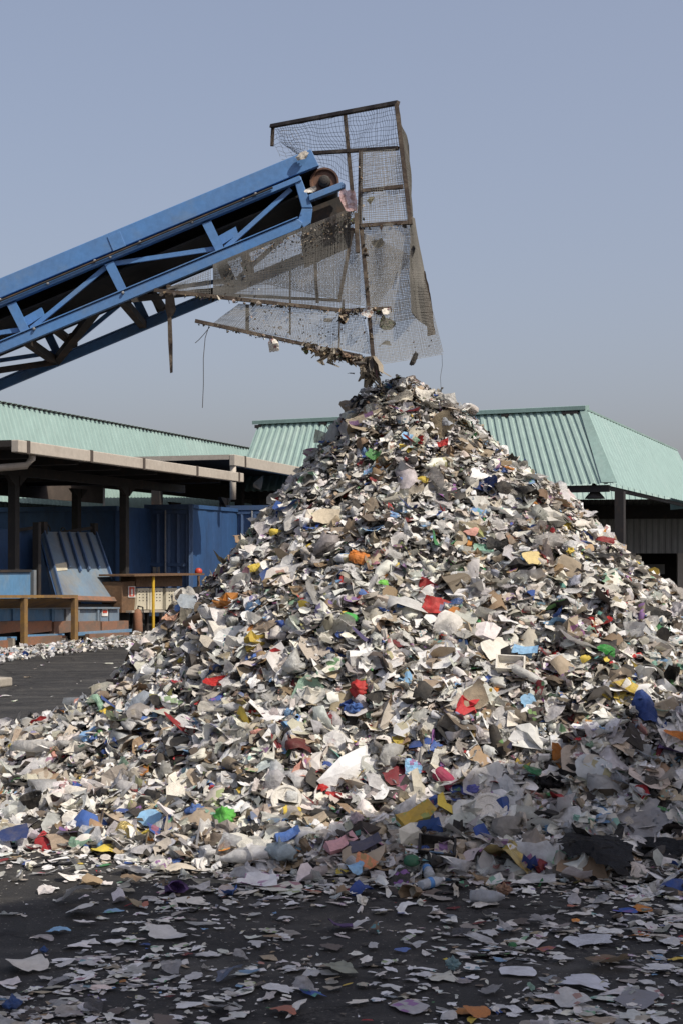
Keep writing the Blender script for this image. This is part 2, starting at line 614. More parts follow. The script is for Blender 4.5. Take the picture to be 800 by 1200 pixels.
def tpl_sheet(rg, crease=0.25, curl=0.5, aspect=1.0, torn=0.2, rings=(7, 13)):
    """crumpled flake: centre, inner ring, outer ring"""
    n0, n1 = rings
    rect = rg.random() < 0.5
    vs = [(0, 0)]
    for n, rr in ((n0, 0.5), (n1, 1.0)):
        ph = rg.random() * 6.28
        for k in range(n):
            a = ph + 2 * math.pi * k / n
            if rect:
                m = 1.0 / (abs(math.cos(a)) ** 5 + abs(math.sin(a)) ** 5) ** 0.2
            else:
                m = 1.0
            q = rr * m * (1 + torn * rg.normal())
            vs.append((q * math.cos(a), q * math.sin(a)))
    vs = np.array(vs)
    vs[:, 1] *= aspect
    z = np.zeros(len(vs))
    for _ in range(3):
        a = rg.random() * math.pi
        d = vs[:, 0] * math.cos(a) + vs[:, 1] * math.sin(a) - rg.normal() * 0.25
        z += rg.normal() * crease * np.abs(d)
    z += rg.normal(size=len(vs)) * crease * 0.28
    p = np.column_stack([vs, z])
    # curl around an axis
    if curl > 0:
        a = rg.random() * math.pi
        ca, sa = math.cos(a), math.sin(a)
        x = p[:, 0] * ca + p[:, 1] * sa
        y = -p[:, 0] * sa + p[:, 1] * ca
        k = curl * (0.4 + rg.random()) * (1 if rg.random() < 0.6 else -1)
        X = np.sin(x * k) / k
        Zc = (1 - np.cos(x * k)) / k + p[:, 2]
        p = np.column_stack([X * ca - y * sa, X * sa + y * ca, Zc])
    f = []
    for k in range(n0):
        f.append((0, 1 + k, 1 + (k + 1) % n0))
    i0, i1 = 1, 1 + n0
    # stitch the rings by angle
    ai = np.arctan2(vs[i0:i0 + n0, 1], vs[i0:i0 + n0, 0])
    ao = np.arctan2(vs[i1:, 1], vs[i1:, 0])
    oi = np.argsort(ai)
    oo = np.argsort(ao)
    i = j = 0
    while i < n0 or j < n1:
        a_next = ai[oi[(i + 1) % n0]] + (2 * math.pi if i + 1 >= n0 else 0) if i < n0 else 99
        b_next = ao[oo[(j + 1) % n1]] + (2 * math.pi if j + 1 >= n1 else 0) if j < n1 else 99
        ci = i0 + oi[i % n0]
        cj = i1 + oo[j % n1]
        if a_next < b_next:
            f.append((ci, cj, i0 + oi[(i + 1) % n0]))
            i += 1
        else:
            f.append((ci, cj, i1 + oo[(j + 1) % n1]))
            j += 1
    p -= p.mean(0)
    p /= (np.abs(p[:, :2]).max() * 2)
    return p, np.array(f)


def tpl_blob(rg, flat=0.6, rough=0.2, nu=8, nv=5):
    vs = [(0, 0, 1)]
    for i in range(1, nv):
        t = math.pi * i / nv
        for k in range(nu):
            a = 2 * math.pi * (k + 0.5 * (i % 2)) / nu
            q = 1 + rough * rg.normal()
            vs.append((q * math.sin(t) * math.cos(a), q * math.sin(t) * math.sin(a) * (0.6 + 0.3 * rg.random()), q * math.cos(t) * flat))
    vs.append((0, 0, -flat))
    f = []
    for k in range(nu):
        f.append((0, 1 + k, 1 + (k + 1) % nu))
    for i in range(nv - 2):
        for k in range(nu):
            a, b = 1 + i * nu + k, 1 + i * nu + (k + 1) % nu
            c, d = a + nu, b + nu
            f += [(a, c, d), (a, d, b)]
    L = len(vs) - 1
    for k in range(nu):
        f.append((L, 1 + (nv - 2) * nu + (k + 1) % nu, 1 + (nv - 2) * nu + k))
    p = np.array(vs, float)
    p -= p.mean(0)
    p /= np.abs(p).max() * 2
    return p, np.array(f)


tg = np.random.default_rng(77)
TPL = []
for i in range(26):
    TPL.append((tpl_sheet(tg, 0.15, 0.55, 0.55 + 0.4 * tg.random(), 0.10), i % 3 == 0))
for i in range(14):
    TPL.append((tpl_sheet(tg, 0.30, 1.0, 0.4 + 0.5 * tg.random(), 0.14), i % 3 == 0))
for i in range(10):
    TPL.append((tpl_sheet(tg, 0.22, 0.9, 0.22 + 0.15 * tg.random(), 0.13), i % 2 == 0))
for i in range(12):
    TPL.append((tpl_sheet(tg, 0.28, 1.3, 0.6 + 0.4 * tg.random(), 0.10), True))
for i in range(5):
    TPL.append((tpl_blob(tg, 0.6, 0.36), False))
def tpl_lathe(rg, prof, n=8, dent=0.2):
    vs, f = [], []
    for r_, h_ in prof:
        for k in range(n):
            a = 2 * math.pi * k / n
            q = r_ * (1 + dent * rg.normal() * 0.5)
            vs.append((h_, q * math.cos(a), q * math.sin(a) * 0.75))
    for i in range(len(prof) - 1):
        for k in range(n):
            a, b, c, d = i * n + k, i * n + (k + 1) % n, (i + 1) * n + (k + 1) % n, (i + 1) * n + k
            f += [(a, b, c), (a, c, d)]
    return np.array(vs), np.array(f)


for i in range(3):
    TPL.append((tpl_lathe(tg, [(0.02, -0.6), (0.2, -0.58), (0.22, -0.1), (0.2, 0.0), (0.22, 0.2), (0.08, 0.5), (0.07, 0.6)]), True))
for i in range(2):
    TPL.append((tpl_lathe(tg, [(0.02, -0.3), (0.26, -0.3), (0.36, 0.3), (0.32, 0.28), (0.22, -0.2)]), False))
TFLAT = []
for i in range(30):
    TFLAT.append((tpl_sheet(tg, 0.035 + 0.05 * tg.random(), 0.12, 0.35 + 0.5 * tg.random(), 0.22, (6, 13)), False))

PAL = [  # linear colour, weight, film?
    ((0.76, 0.74, 0.69), 30, 0), ((0.64, 0.61, 0.55), 20, 0), ((0.47, 0.43, 0.36), 10, 0), ((0.70, 0.70, 0.69), 9, 0),
    ((0.37, 0.30, 0.215), 8, 0), ((0.26, 0.185, 0.115), 5, 0), ((0.36, 0.33, 0.285), 5, 0), ((0.15, 0.12, 0.09), 5, 0),
    ((0.045, 0.04, 0.037), 11, 0), ((0.015, 0.015, 0.016), 11, 0),  # dark pieces, weighted up to stand in for shaded voids too
    ((0.60, 0.60, 0.58), 16, 1), ((0.74, 0.74, 0.74), 16, 1), ((0.40, 0.38, 0.35), 8, 1), ((0.42, 0.47, 0.53), 2.0, 1),
    ((0.03, 0.075, 0.27), 1.1, 0), ((0.06, 0.13, 0.36), 0.7, 0), ((0.17, 0.32, 0.52), 0.9, 0), ((0.38, 0.025, 0.03), 1.1, 0), ((0.16, 0.02, 0.025), 0.8, 0),
    ((0.58, 0.43, 0.07), 0.7, 0), ((0.05, 0.22, 0.08), 0.5, 0), ((0.30, 0.48, 0.36), 0.6, 1), ((0.50, 0.24, 0.20), 0.6, 0), ((0.50, 0.20, 0.04), 0.5, 0), ((0.09, 0.05, 0.16), 0.1, 0),
]
PC = np.array([p[0] for p in PAL])
PW = np.array([p[1] for p in PAL], float)
PW /= PW.sum()
PFILM = np.array([p[2] for p in PAL])


def scraps(pos, nrm, size, rg, tpls, shade_var=0.16, colours=None):
    """many crumpled scraps as numpy arrays: verts, tris, tint, chance, local, material, smooth"""
    N = len(pos)
    which = rg.integers(0, len(tpls), N)
    ci = rg.choice(len(PAL), N, p=PW) if colours is None else colours
    tint = PC[ci] * np.exp(rg.normal(size=(N, 1)) * shade_var) * (1 + rg.normal(size=(N, 3)) * 0.025)
    tint = np.clip(tint, 0.01, 0.78)
    film = PFILM[ci]
    chance = rg.random(N)
    ang = rg.random(N) * 2 * np.pi
    n = nrm / np.linalg.norm(nrm, axis=1, keepdims=True)
    ref = np.where(np.abs(n[:, 2:3]) < 0.9, np.array([[0, 0, 1.0]]), np.array([[1.0, 0, 0]]))
    a = np.cross(ref, n)
    a /= np.linalg.norm(a, axis=1, keepdims=True)
    b = np.cross(n, a)
    t1 = a * np.cos(ang)[:, None] + b * np.sin(ang)[:, None]
    t2 = np.cross(n, t1)
    V, T, TI, CH, LO, MI, SM = [], [], [], [], [], [], []
    base = 0
    for w, ((tp, tf), smooth) in enumerate(tpls):
        idx = np.nonzero(which == w)[0]
        if len(idx) == 0:
            continue
        k = len(idx)
        nv = len(tp)
        sx = size[idx][:, None, None]
        st = (1 + 0.25 * rg.normal(size=(k, 3))).clip(0.5, 1.7)[:, None, :]
        lp = tp[None] * st
        jit = lp + rg.normal(size=(k, nv, 3)) * np.array([0.02, 0.02, 0.012 if tpls is TFLAT else 0.03])
        w3 = (jit[..., 0:1] * t1[idx][:, None] + jit[..., 1:2] * t2[idx][:, None] + jit[..., 2:3] * n[idx][:, None]) * sx
        if tpls is TFLAT:
            zmin = w3[..., 2].min(1)
            w3[..., 2] -= zmin[:, None]
        w3 += pos[idx][:, None]
        V.append(w3.reshape(-1, 3))
        T.append((tf[None] + (base + np.arange(k) * nv)[:, None, None]).reshape(-1, 3))
        TI.append(np.repeat(tint[idx], nv, 0))
        CH.append(np.repeat(chance[idx], nv))
        LO.append((lp).reshape(-1, 3))
        MI.append(np.repeat(film[idx], len(tf)))
        SM.append(np.repeat(np.full(k, smooth) | (film[idx] > 0), len(tf)))
        base += k * nv
    return [np.concatenate(q) for q in (V, T, TI, CH, LO, MI, SM)]


def scrap_object(name, data, mats):
    V, T, TI, CH, LO, MI, SM = data
    me = bpy.data.meshes.new(name)
    me.vertices.add(len(V))
    me.vertices.foreach_set('co', V.astype(np.float32).ravel())
    me.loops.add(len(T) * 3)
    me.loops.foreach_set('vertex_index', T.astype(np.int32).ravel())
    me.polygons.add(len(T))
    me.polygons.foreach_set('loop_start', (np.arange(len(T)) * 3).astype(np.int32))
    me.polygons.foreach_set('material_index', MI.astype(np.int32))
    me.polygons.foreach_set('use_smooth', SM.astype(bool))
    a = me.attributes.new('tint', 'FLOAT_COLOR', 'POINT')
    a.data.foreach_set('color', np.column_stack([TI, np.ones(len(TI))]).astype(np.float32).ravel())
    a = me.attributes.new('chance', 'FLOAT', 'POINT')
    a.data.foreach_set('value', CH.astype(np.float32))
    a = me.attributes.new('local', 'FLOAT_VECTOR', 'POINT')
    a.data.foreach_set('vector', LO.astype(np.float32).ravel())
    for m in mats:
        me.materials.append(m)
    me.update(calc_edges=True)
    o = bpy.data.objects.new(name, me)
    COL.objects.link(o)
    return o


def merge(*ds):
    out = [[] for _ in range(7)]
    b = 0
    for d in ds:
        for i in range(7):
            out[i].append(d[i] + b if i == 1 else d[i])
        b += len(d[0])
    return [np.concatenate(q) for q in out]


# ---- the heap: one uncountable mass of scraps over a dark core
N0 = 250000
x = RNG.uniform(-5.0, 5.6, N0)
y = RNG.uniform(6.8, 14.5, N0)
h = heap(x, y)
e = 0.05
gx = (heap(x + e, y) - heap(x - e, y)) / (2 * e)
gy = (heap(x, y + e) - heap(x, y - e)) / (2 * e)
wgt = np.sqrt(1 + gx ** 2 + gy ** 2)
u_img = 400 + x / y * F
keep = (h > 0.015) & (np.abs(u_img - 400) < 640)
keep &= RNG.random(N0) < wgt / 1.9 * np.where(y > 12.3, 0.35, 1.0)
idx = np.nonzero(keep)[0][:90000]
x, y, h, gx, gy = x[idx], y[idx], h[idx], gx[idx], gy[idx]
nh = np.column_stack([-gx, -gy, np.ones(len(x))])
nh /= np.linalg.norm(nh, axis=1, keepdims=True)
nn = 0.60 * nh + np.array([[0.05, -0.05, 0.48]]) + RNG.normal(size=nh.shape) * 0.25
wild = RNG.random(len(x)) < 0.07
nn[wild] = RNG.normal(size=(wild.sum(), 3)) + 0.3 * nh[wild]
lift = RNG.uniform(-0.03, 0.055, len(x))
pos = np.column_stack([x, y, h]) + nh * lift[:, None]
size = np.exp(RNG.normal(np.log(0.061), 0.60, len(x))) * (0.72 + 0.55 * np.clip(1 - h / 3.2, 0, 1))
size = np.clip(size, 0.02, 0.26)
pos[:, 2] = np.maximum(pos[:, 2], 0.012 + size * 0.12)
d_heap = scraps(pos, nn, size, RNG, TPL)
# core
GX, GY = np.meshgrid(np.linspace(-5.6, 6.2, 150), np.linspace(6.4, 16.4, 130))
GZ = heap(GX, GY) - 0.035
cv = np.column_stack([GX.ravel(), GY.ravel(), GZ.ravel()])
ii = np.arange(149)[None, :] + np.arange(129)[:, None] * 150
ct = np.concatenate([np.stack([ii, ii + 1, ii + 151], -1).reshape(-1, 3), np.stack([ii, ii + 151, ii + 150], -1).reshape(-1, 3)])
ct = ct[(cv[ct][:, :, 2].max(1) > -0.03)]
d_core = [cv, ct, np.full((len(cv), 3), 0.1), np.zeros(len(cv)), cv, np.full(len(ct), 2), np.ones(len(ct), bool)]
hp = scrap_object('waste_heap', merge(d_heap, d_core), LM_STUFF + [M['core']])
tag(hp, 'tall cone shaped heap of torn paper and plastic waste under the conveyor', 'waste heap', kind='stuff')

# ---- scraps trodden flat over the yard in front
N1 = 80000
x = RNG.uniform(-4.2, 4.6, N1)
y = RNG.uniform(4.2, 8.9, N1)
h = heap(x, y)
dens = np.clip(0.05 + 1.0 * np.exp(-np.clip((-h), 0, 1) / 0.055), 0, 1)
patch = np.clip(value_noise(x * 1.3, y * 1.9, 21) * 1.0 + 0.5 + 0.18 * np.clip(x, -1, 1), 0.05, 1) * np.clip(0.65 + 0.8 * value_noise(x * 4, y * 6, 22), 0.08, 1)
keep = (h <= 0.03) & (RNG.random(N1) < np.clip(dens * 0.55 + patch * 0.42, 0, 1) * (0.6 + 0.4 * patch))
x, y = x[keep], y[keep]
size = np.clip(np.exp(RNG.normal(np.log(0.040), 0.66, len(x))), 0.006, 0.15)
nz = np.column_stack([RNG.normal(size=(len(x), 2)) * 0.05, np.ones(len(x))])
gpw = PW.copy()
gpw[[0, 1, 3]] *= 1.9
gpw[[8, 9]] *= 0.5
gpw /= gpw.sum()
d_g = scraps(np.column_stack([x, y, RNG.uniform(0.002, 0.012, len(x))]), nz, size, RNG, TFLAT, colours=RNG.choice(len(PAL), len(x), p=gpw))
# scraps still plump at the foot of the heap
N2 = 4200
x = RNG.uniform(-4.0, 4.4, N2)
y = RNG.uniform(6.3, 9.0, N2)
h = heap(x, y)
keep = (h < 0.06) & (h > -0.22) & (RNG.random(N2) < np.exp(np.clip(h, -1, 0) / 0.06))
x, y = x[keep], y[keep]
size = np.clip(np.exp(RNG.normal(np.log(0.07), 0.45, len(x))), 0.02, 0.20)
nz = np.column_stack([RNG.normal(size=(len(x), 2)) * 0.3, np.ones(len(x))])
d_f = scraps(np.column_stack([x, y, 0.01 + size * 0.14]), nz, size, RNG, TPL)
# left side yard, a few bits beyond the heap
x = RNG.uniform(-7, -2.2, 130)
y = RNG.uniform(11, 24, 130)
keep = heap(x, y) < 0
x, y = x[keep], y[keep]
size = np.clip(np.exp(RNG.normal(np.log(0.07), 0.5, len(x))), 0.02, 0.2)
nz = np.column_stack([RNG.normal(size=(len(x), 2)) * 0.05, np.ones(len(x))])
d_l = scraps(np.column_stack([x, y, np.full(len(x), 0.004)]), nz, size, RNG, TFLAT)
o = scrap_object('ground_litter', merge(d_g, d_f, d_l), LM_STUFF)
tag(o, 'small torn scraps of paper and film trodden flat over the asphalt', 'litter', kind='stuff')

# ---- the band of litter swept against the compactors
FA = Z(34, 517, 3.9)
FB = Z(287, 554.8, 3.9)
VV = Vector((FB.x - FA.x, FB.y - FA.y, 0)).normalized()     # along the loading canopy
UU = Vector((VV.y, -VV.x, 0))                               # out towards the yard


def YP(u, v, p):
    """pixel on the upright plane parallel to the canopy front, p metres out from it"""
    D = (p + FA.x * VV.y - FA.y * VV.x) / ((u - 400) / F * VV.y - VV.x)
    return P(u, v, D)


def YQ(u, v, q):
    """pixel on the upright plane square to the canopy front, q metres along it"""
    D = (q + FA.x * VV.x + FA.y * VV.y) / ((u - 400) / F * VV.x + VV.y)
    return P(u, v, D)


N3 = 3000
t = RNG.uniform(-3.5, 10, N3)
p = -0.45 + RNG.beta(2, 2, N3) * 2.0
hgt = 0.05 * np.exp(-((p - 0.5) / 0.8) ** 2) * (0.6 + 0.5 * value_noise(t * 1.3, p, 5))
base = np.array(FA)[None, :] * np.array([1, 1, 0]) + t[:, None] * np.array(VV)[None] + p[:, None] * np.array(UU)[None]
zz = RNG.random(N3) * np.clip(hgt, 0.02, 1)
size = np.clip(np.exp(RNG.normal(np.log(0.085), 0.4, N3)), 0.02, 0.18)
wcol = PW.copy()
wcol[[10, 11, 13, 21]] *= 4
wcol /= wcol.sum()
d_s = scraps(base + np.column_stack([np.zeros(N3), np.zeros(N3), zz + 0.02 + size * 0.1]), RNG.normal(size=(N3, 3)) * 0.4 + np.array([0, 0, 1]), size, RNG, TPL,
             colours=RNG.choice(len(PAL), N3, p=wcol))
o = scrap_object('swept_litter', d_s, LM_STUFF)
tag(o, 'long low band of mixed litter lying along the foot of the compactors', 'litter', kind='stuff')

# ------------------------------------------------------------------ mint shed behind on the left


def corrugated(mb, t0, t1, b0, b1, pitch, depth, nrm):
    t0, t1, b0, b1, nrm = [Vector(q) for q in (t0, t1, b0, b1, nrm)]
    L = ((t1 - t0).length + (b1 - b0).length) / 2
    n = max(2, int(L / pitch))
    vs, fs = [], []
    prof = [(0.0, 0), (0.34, 0), (0.46, 1), (0.88, 1)]
    cols = []
    for k in range(n):
        for f, d in prof:
            cols.append(((k + f) / n, d))
    cols.append((1.0, 0))
    for f, d in cols:
        o = nrm * depth * d
        vs += [t0.lerp(t1, f) + o, b0.lerp(b1, f) + o]
    for i in range(len(cols) - 1):
        fs.append((2 * i, 2 * i + 1, 2 * i + 3, 2 * i + 2))
    mb.add(vs, fs)


ra, rb = Z(0, 473, 6.2), Z(297, 527.5, 6.2)
dL = (rb - ra).normalized()
oL = Vector((dL.y, -dL.x, 0))
ra = ra - dL * 14
shed = thing('mint_shed', 'long shed with pale mint corrugated roof side behind the loading canopy', 'building', (ra.x, ra.y, 0))
ea, eb = ra + oL * 0.9 + Vector((0, 0, -2.9)), rb + oL * 0.9 + Vector((0, 0, -2.9))
mb = MB()
corrugated(mb, ra, rb, ea, eb, 0.24, 0.016, (oL + Vector((0, 0, 0.3))).normalized())
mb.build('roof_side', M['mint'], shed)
mb = MB()
mb.prism([ra + Vector((0, 0, 0.03)), rb + Vector((0, 0, 0.03)), rb - oL * 9 + Vector((0, 0, 0.25)), ra - oL * 9 + Vector((0, 0, 0.25))], (0, 0, 0.06))
mb.build('roof_deck', M['mint_trim'], shed)
n = int((rb - ra).length / 0.28)
fill = None
for k in range(n):
    c = ra.lerp(rb, (k + 0.17) / n) + oL * 0.05 + Vector((0, 0, 0.0))
    if fill is None:
        mb = MB()
        mb.box(c + Vector((0, 0, 0.045)), dL * 0.06, oL * 0.05, Vector((0, 0, 0.02)))
        fill = mb.build('ridge_filler', M['dark_frame'], shed)
        c00 = c
    else:
        o = fill.copy()
        COL.objects.link(o)
        o.location = c - c00
mb = MB()
wa, wb = ea - oL * 1.0, eb - oL * 1.0
corrugated(mb, wa + Vector((0, 0, 0.2)), wb + Vector((0, 0, 0.2)), Vector((wa.x, wa.y, 0)), Vector((wb.x, wb.y, 0)), 0.3, 0.03, oL)
mb.build('wall', M['grey_wall'], shed)
mb = MB()
fb = rb - oL * 9
corrugated(mb, rb - dL * 0.02, fb + Vector((0, 0, 0.2)), Vector((rb.x, rb.y, 0)) - dL * 0.02, Vector((fb.x, fb.y, 0)), 0.3, 0.03, dL)
mb.build('end_wall', M['grey_wall'], shed)

# ------------------------------------------------------------------ loading canopy (left)
ZT = 3.9
can = thing('loading_canopy', 'low dark loading canopy with cream gutter fascia over the blue containers', 'canopy', (FA.x, FA.y, 0))
c0 = Z(6.7, 515.7, ZT)
marks = [Z(6.7, 515.7, ZT), Z(33.7, 517, ZT), Z(110, 528, ZT), Z(178, 537, ZT), Z(234, 546.5, ZT), Z(287, 554.8, ZT)]
ts = [(m - FA).dot(VV) for m in marks]
FH = 0.23
for i in range(5):
    a, b = FA + VV * (ts[i] + (0.05 if i else 0)), FA + VV * (ts[i + 1] - 0.05)
    mb = MB()
    mb.prism([a, b, b - UU * 0.16, a - UU * 0.16], (0, 0, -FH))
    mb.build('gutter_panel', M['beige'], can, bevel=0.015)
for i in (1, 2, 3, 4, 5):
    a = FA + VV * (ts[i] - (0.0 if i < 5 else 0.36))
    mb = MB()
    mb.box(a - UU * 0.08 + Vector((0, 0, -FH / 2)), VV * 0.055, UU * 0.086, Vector((0, 0, FH / 2 + 0.01)))
    mb.build('joint_strap', M['brown_panel'], can)
# end return of the gutter at the near end
a0 = FA + VV * ts[0]
a1 = FA + VV * ts[5]
mb = MB()
mb.prism([a0 - UU * 0.17, a1 - UU * 0.17, a1 - UU * 6.0, a0 - UU * 6.0], (0, 0, -0.12))
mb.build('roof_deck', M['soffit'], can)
for k in range(6):
    q = a0.lerp(a1, (k + 0.5) / 6) + Vector((0, 0, -0.2))
    mb = MB()
    mb.bar(q - UU * 0.3, q - UU * 5.95, 0.14, 0.16)
    mb.build('roof_beam', M['dark_frame'], can)
mb = MB()
mb.bar(a0 - UU * 1.75 + Vector((0, 0, -0.38)), a1 - UU * 1.75 + Vector((0, 0, -0.38)), 0.16, 0.2)
mb.build('long_beam', M['dark_frame'], can)
# rear hanging panel
mb = MB()
r0, r1 = YP(-90, 582, -5.8), YP(121, 591, -5.8)
zb = 3.32
r0.z = r1.z = ZT - 0.13
mb.prism([r0, r1, r1 - UU * 0.06, r0 - UU * 0.06], (0, 0, zb - ZT + 0.13))
mb.build('rear_panel', M['brown_panel'], can)
mb = MB()
q = r1 + VV * 0.06
mb.bar(q, Vector((q.x, q.y, 2.6)), 0.06, 0.06)
mb.build('rear_post', M['white'], can)
for u, pc in ((16.5, -1.75), (90, -3.3), (146, -1.75), (203, -4.6), (262, -1.9)):
    p_ = YP(u, 655, pc)
    mb = MB()
    mb.box((p_.x, p_.y, (ZT - 0.48) / 2), VV * 0.085, UU * 0.085, Vector((0, 0, (ZT - 0.48) / 2)))
    top = Vector((p_.x, p_.y, ZT - 0.48))
    mb.prism([top + VV * 0.085 + Vector((0, 0, -0.22)), top + VV * 0.085, top + VV * 0.4], UU * 0.1)
    mb.prism([top - VV * 0.085 + Vector((0, 0, -0.22)), top - VV * 0.4, top - VV * 0.085], UU * 0.1)
    mb.build('column', M['dark_frame'], can)
# drain pipe under the near end
mb = MB()
q = YP(38, 533, -0.15)
mb.path([q + Vector((0, 0, 0.1)), q + Vector((0, 0, -0.08)), q - UU * 0.12 + Vector((0, 0, -0.2)), q - UU * 0.6 - VV * 0.5 + Vector((0, 0, -0.28)), q - UU * 1.6 - VV * 1.6 + Vector((0, 0, -0.3))], 0.07, 8)
mb.build('drain_pipe', M['beige'], can, smooth=True)

# second, higher canopy behind
k0 = Z(272, 532.5, 4.5)
k1 = Z(275.5, 532.5, 4.5)
k2 = Z(353, 547.5, 4.5)
dv = (k2 - k1).normalized()
du = Vector((dv.y, -dv.x, 0))
can2 = thing('loading_canopy', 'higher dark canopy with cream fascia between the long canopy and the heap', 'canopy', (k1.x, k1.y, 0))
L2 = (k2 - k1).length + 14.0
for i in range(2):
    a, b = k1 + dv * ([0.0, 0.85][i] + 0.05 * i), k1 + dv * ([0.75, L2][i])
    mb = MB()
    mb.prism([a, b, b - du * 0.16, a - du * 0.16], (0, 0, -0.30))
    mb.build('gutter_panel', M['beige'], can2, bevel=0.015)
mb = MB()
mb.box(k1 + dv * 0.80 - du * 0.08 + Vector((0, 0, -0.15)), dv * 0.05, du * 0.088, Vector((0, 0, 0.16)))
mb.build('joint_strap', M['brown_panel'], can2)
mb = MB()
mb.prism([k1 - du * 0.17, k1 - du * 6, k1 - du * 6 + dv * 0.12, k1 - du * 0.17 + dv * 0.12], (0, 0, -0.13))
mb.build('edge_trim', M['beige'], can2)
mb = MB()
mb.prism([k1 - du * 0.17 + dv * 0.125, k1 + dv * L2 - du * 0.17, k1 + dv * L2 - du * 6, k1 - du * 6 + dv * 0.125], (0, 0, -0.12))
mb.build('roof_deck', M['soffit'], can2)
mb = MB()
q = k1 + dv * 0.12 - du * 0.1 + Vector((0, 0, -0.3))
mb.path([q, q + Vector((0, 0, -0.9))], 0.085, 8)
mb.build('down_pipe', M['beige'], can2, smooth=True)
for t_ in (0.3, 6.6, 13.0):
    q = k1 + dv * t_ - du * 2.4
    mb = MB()
    mb.box((q.x, q.y, 2.19), dv * 0.12, du * 0.12, Vector((0, 0, 2.19)))
    mb.build('column', M['dark_frame'], can2)
mb = MB()
q = k1 - du * 5.6 + dv * 0.6
mb.prism([q, q + dv * (L2 - 0.8), q + dv * (L2 - 0.8) - du * 0.1, q - du * 0.1], (0, 0, 0))
mb = MB()
q = k1 - du * 5.2 + Vector((0, 0, -0.13))
mb.prism([q + dv * 0.2, q + dv * L2, q + dv * L2 - du * 0.08, q + dv * 0.2 - du * 0.08], (0, 0, -0.57))
mb.build('rear_panel', M['brown_panel'], can2)
# a torn sheet hanging from its edge
mb = MB()
q = Z(300, 560, 4.1)
pts = [P(u, v, q.y) for u, v in ((297, 566), (301, 561), (309, 557), (308, 566), (306, 574), (297, 571))]
mb.add([p_ + Vector((0, 0.1 * math.sin(i * 2.1), 0)) for i, p_ in enumerate(pts)], [(0, 1, 2, 3), (0, 3, 4, 5)])
tag(mb.build('torn_sheet', M['concrete']), 'grey torn sheet hanging under the higher canopy just left of the heap', 'sheet')

# ------------------------------------------------------------------ blue containers


def ribbed_box(mb, a, b, back, z0, z1, pitch=0.28, depth=0.04, nrm=None):
    """upright box whose front (a to b) is pressed sheet"""
    a, b = Vector((a.x, a.y, 0)), Vector((b.x, b.y, 0))
    up0, up1 = Vector((0, 0, z0)), Vector((0, 0, z1))
    corrugated(mb, a + up1, b + up1, a + up0, b + up0, pitch, depth, nrm)


# wide container, broad face to the yard
A = YQ(-75, 598, 8.6)
B = YQ(139, 590.5, 8.6)
zt = (A.z + B.z) / 2
cont = thing('blue_container', 'wide plain blue steel container behind the tilted hopper lid', 'container', (B.x, B.y, 0))
mb = MB()
nF = -VV
corrugated(mb, Vector((A.x, A.y, zt - 0.12)), Vector((B.x, B.y, zt - 0.12)), Vector((A.x, A.y, 0.3)), Vector((B.x, B.y, 0.3)), 1.1, 0.02, nF)
mb.build('front_wall', M['cont_blue'], cont)
mb = MB()
for p0, p1 in (((A.x, A.y, zt - 0.06), (B.x, B.y, zt - 0.06)), ((A.x, A.y, 0.24), (B.x, B.y, 0.24))):
    mb.bar(Vector(p0) + nF * 0.02, Vector(p1) + nF * 0.02, 0.12, 0.12)
mb.bar((B.x, B.y, 0.3), (B.x, B.y, zt - 0.12), 0.12, 0.12)
mb.build('edge_frame', M['cont_blue'], cont)
mb = MB()
bk = VV * 2.4
mb.prism([Vector((A.x, A.y, zt - 0.05)) + VV * .08, Vector((B.x, B.y, zt - 0.05)) + VV * .08, Vector((B.x, B.y, zt - 0.05)) + bk, Vector((A.x, A.y, zt - 0.05)) + bk], (0, 0, 0.04))
corrugated(mb, Vector((B.x, B.y, zt - .05)) + VV * .08, Vector((B.x, B.y, zt - .05)) + bk, Vector((B.x, B.y, .3)) + VV * .08, Vector((B.x, B.y, .3)) + bk, 0.9, 0.016, UU)
mb.build('side_wall', M['cont_blue'], cont)


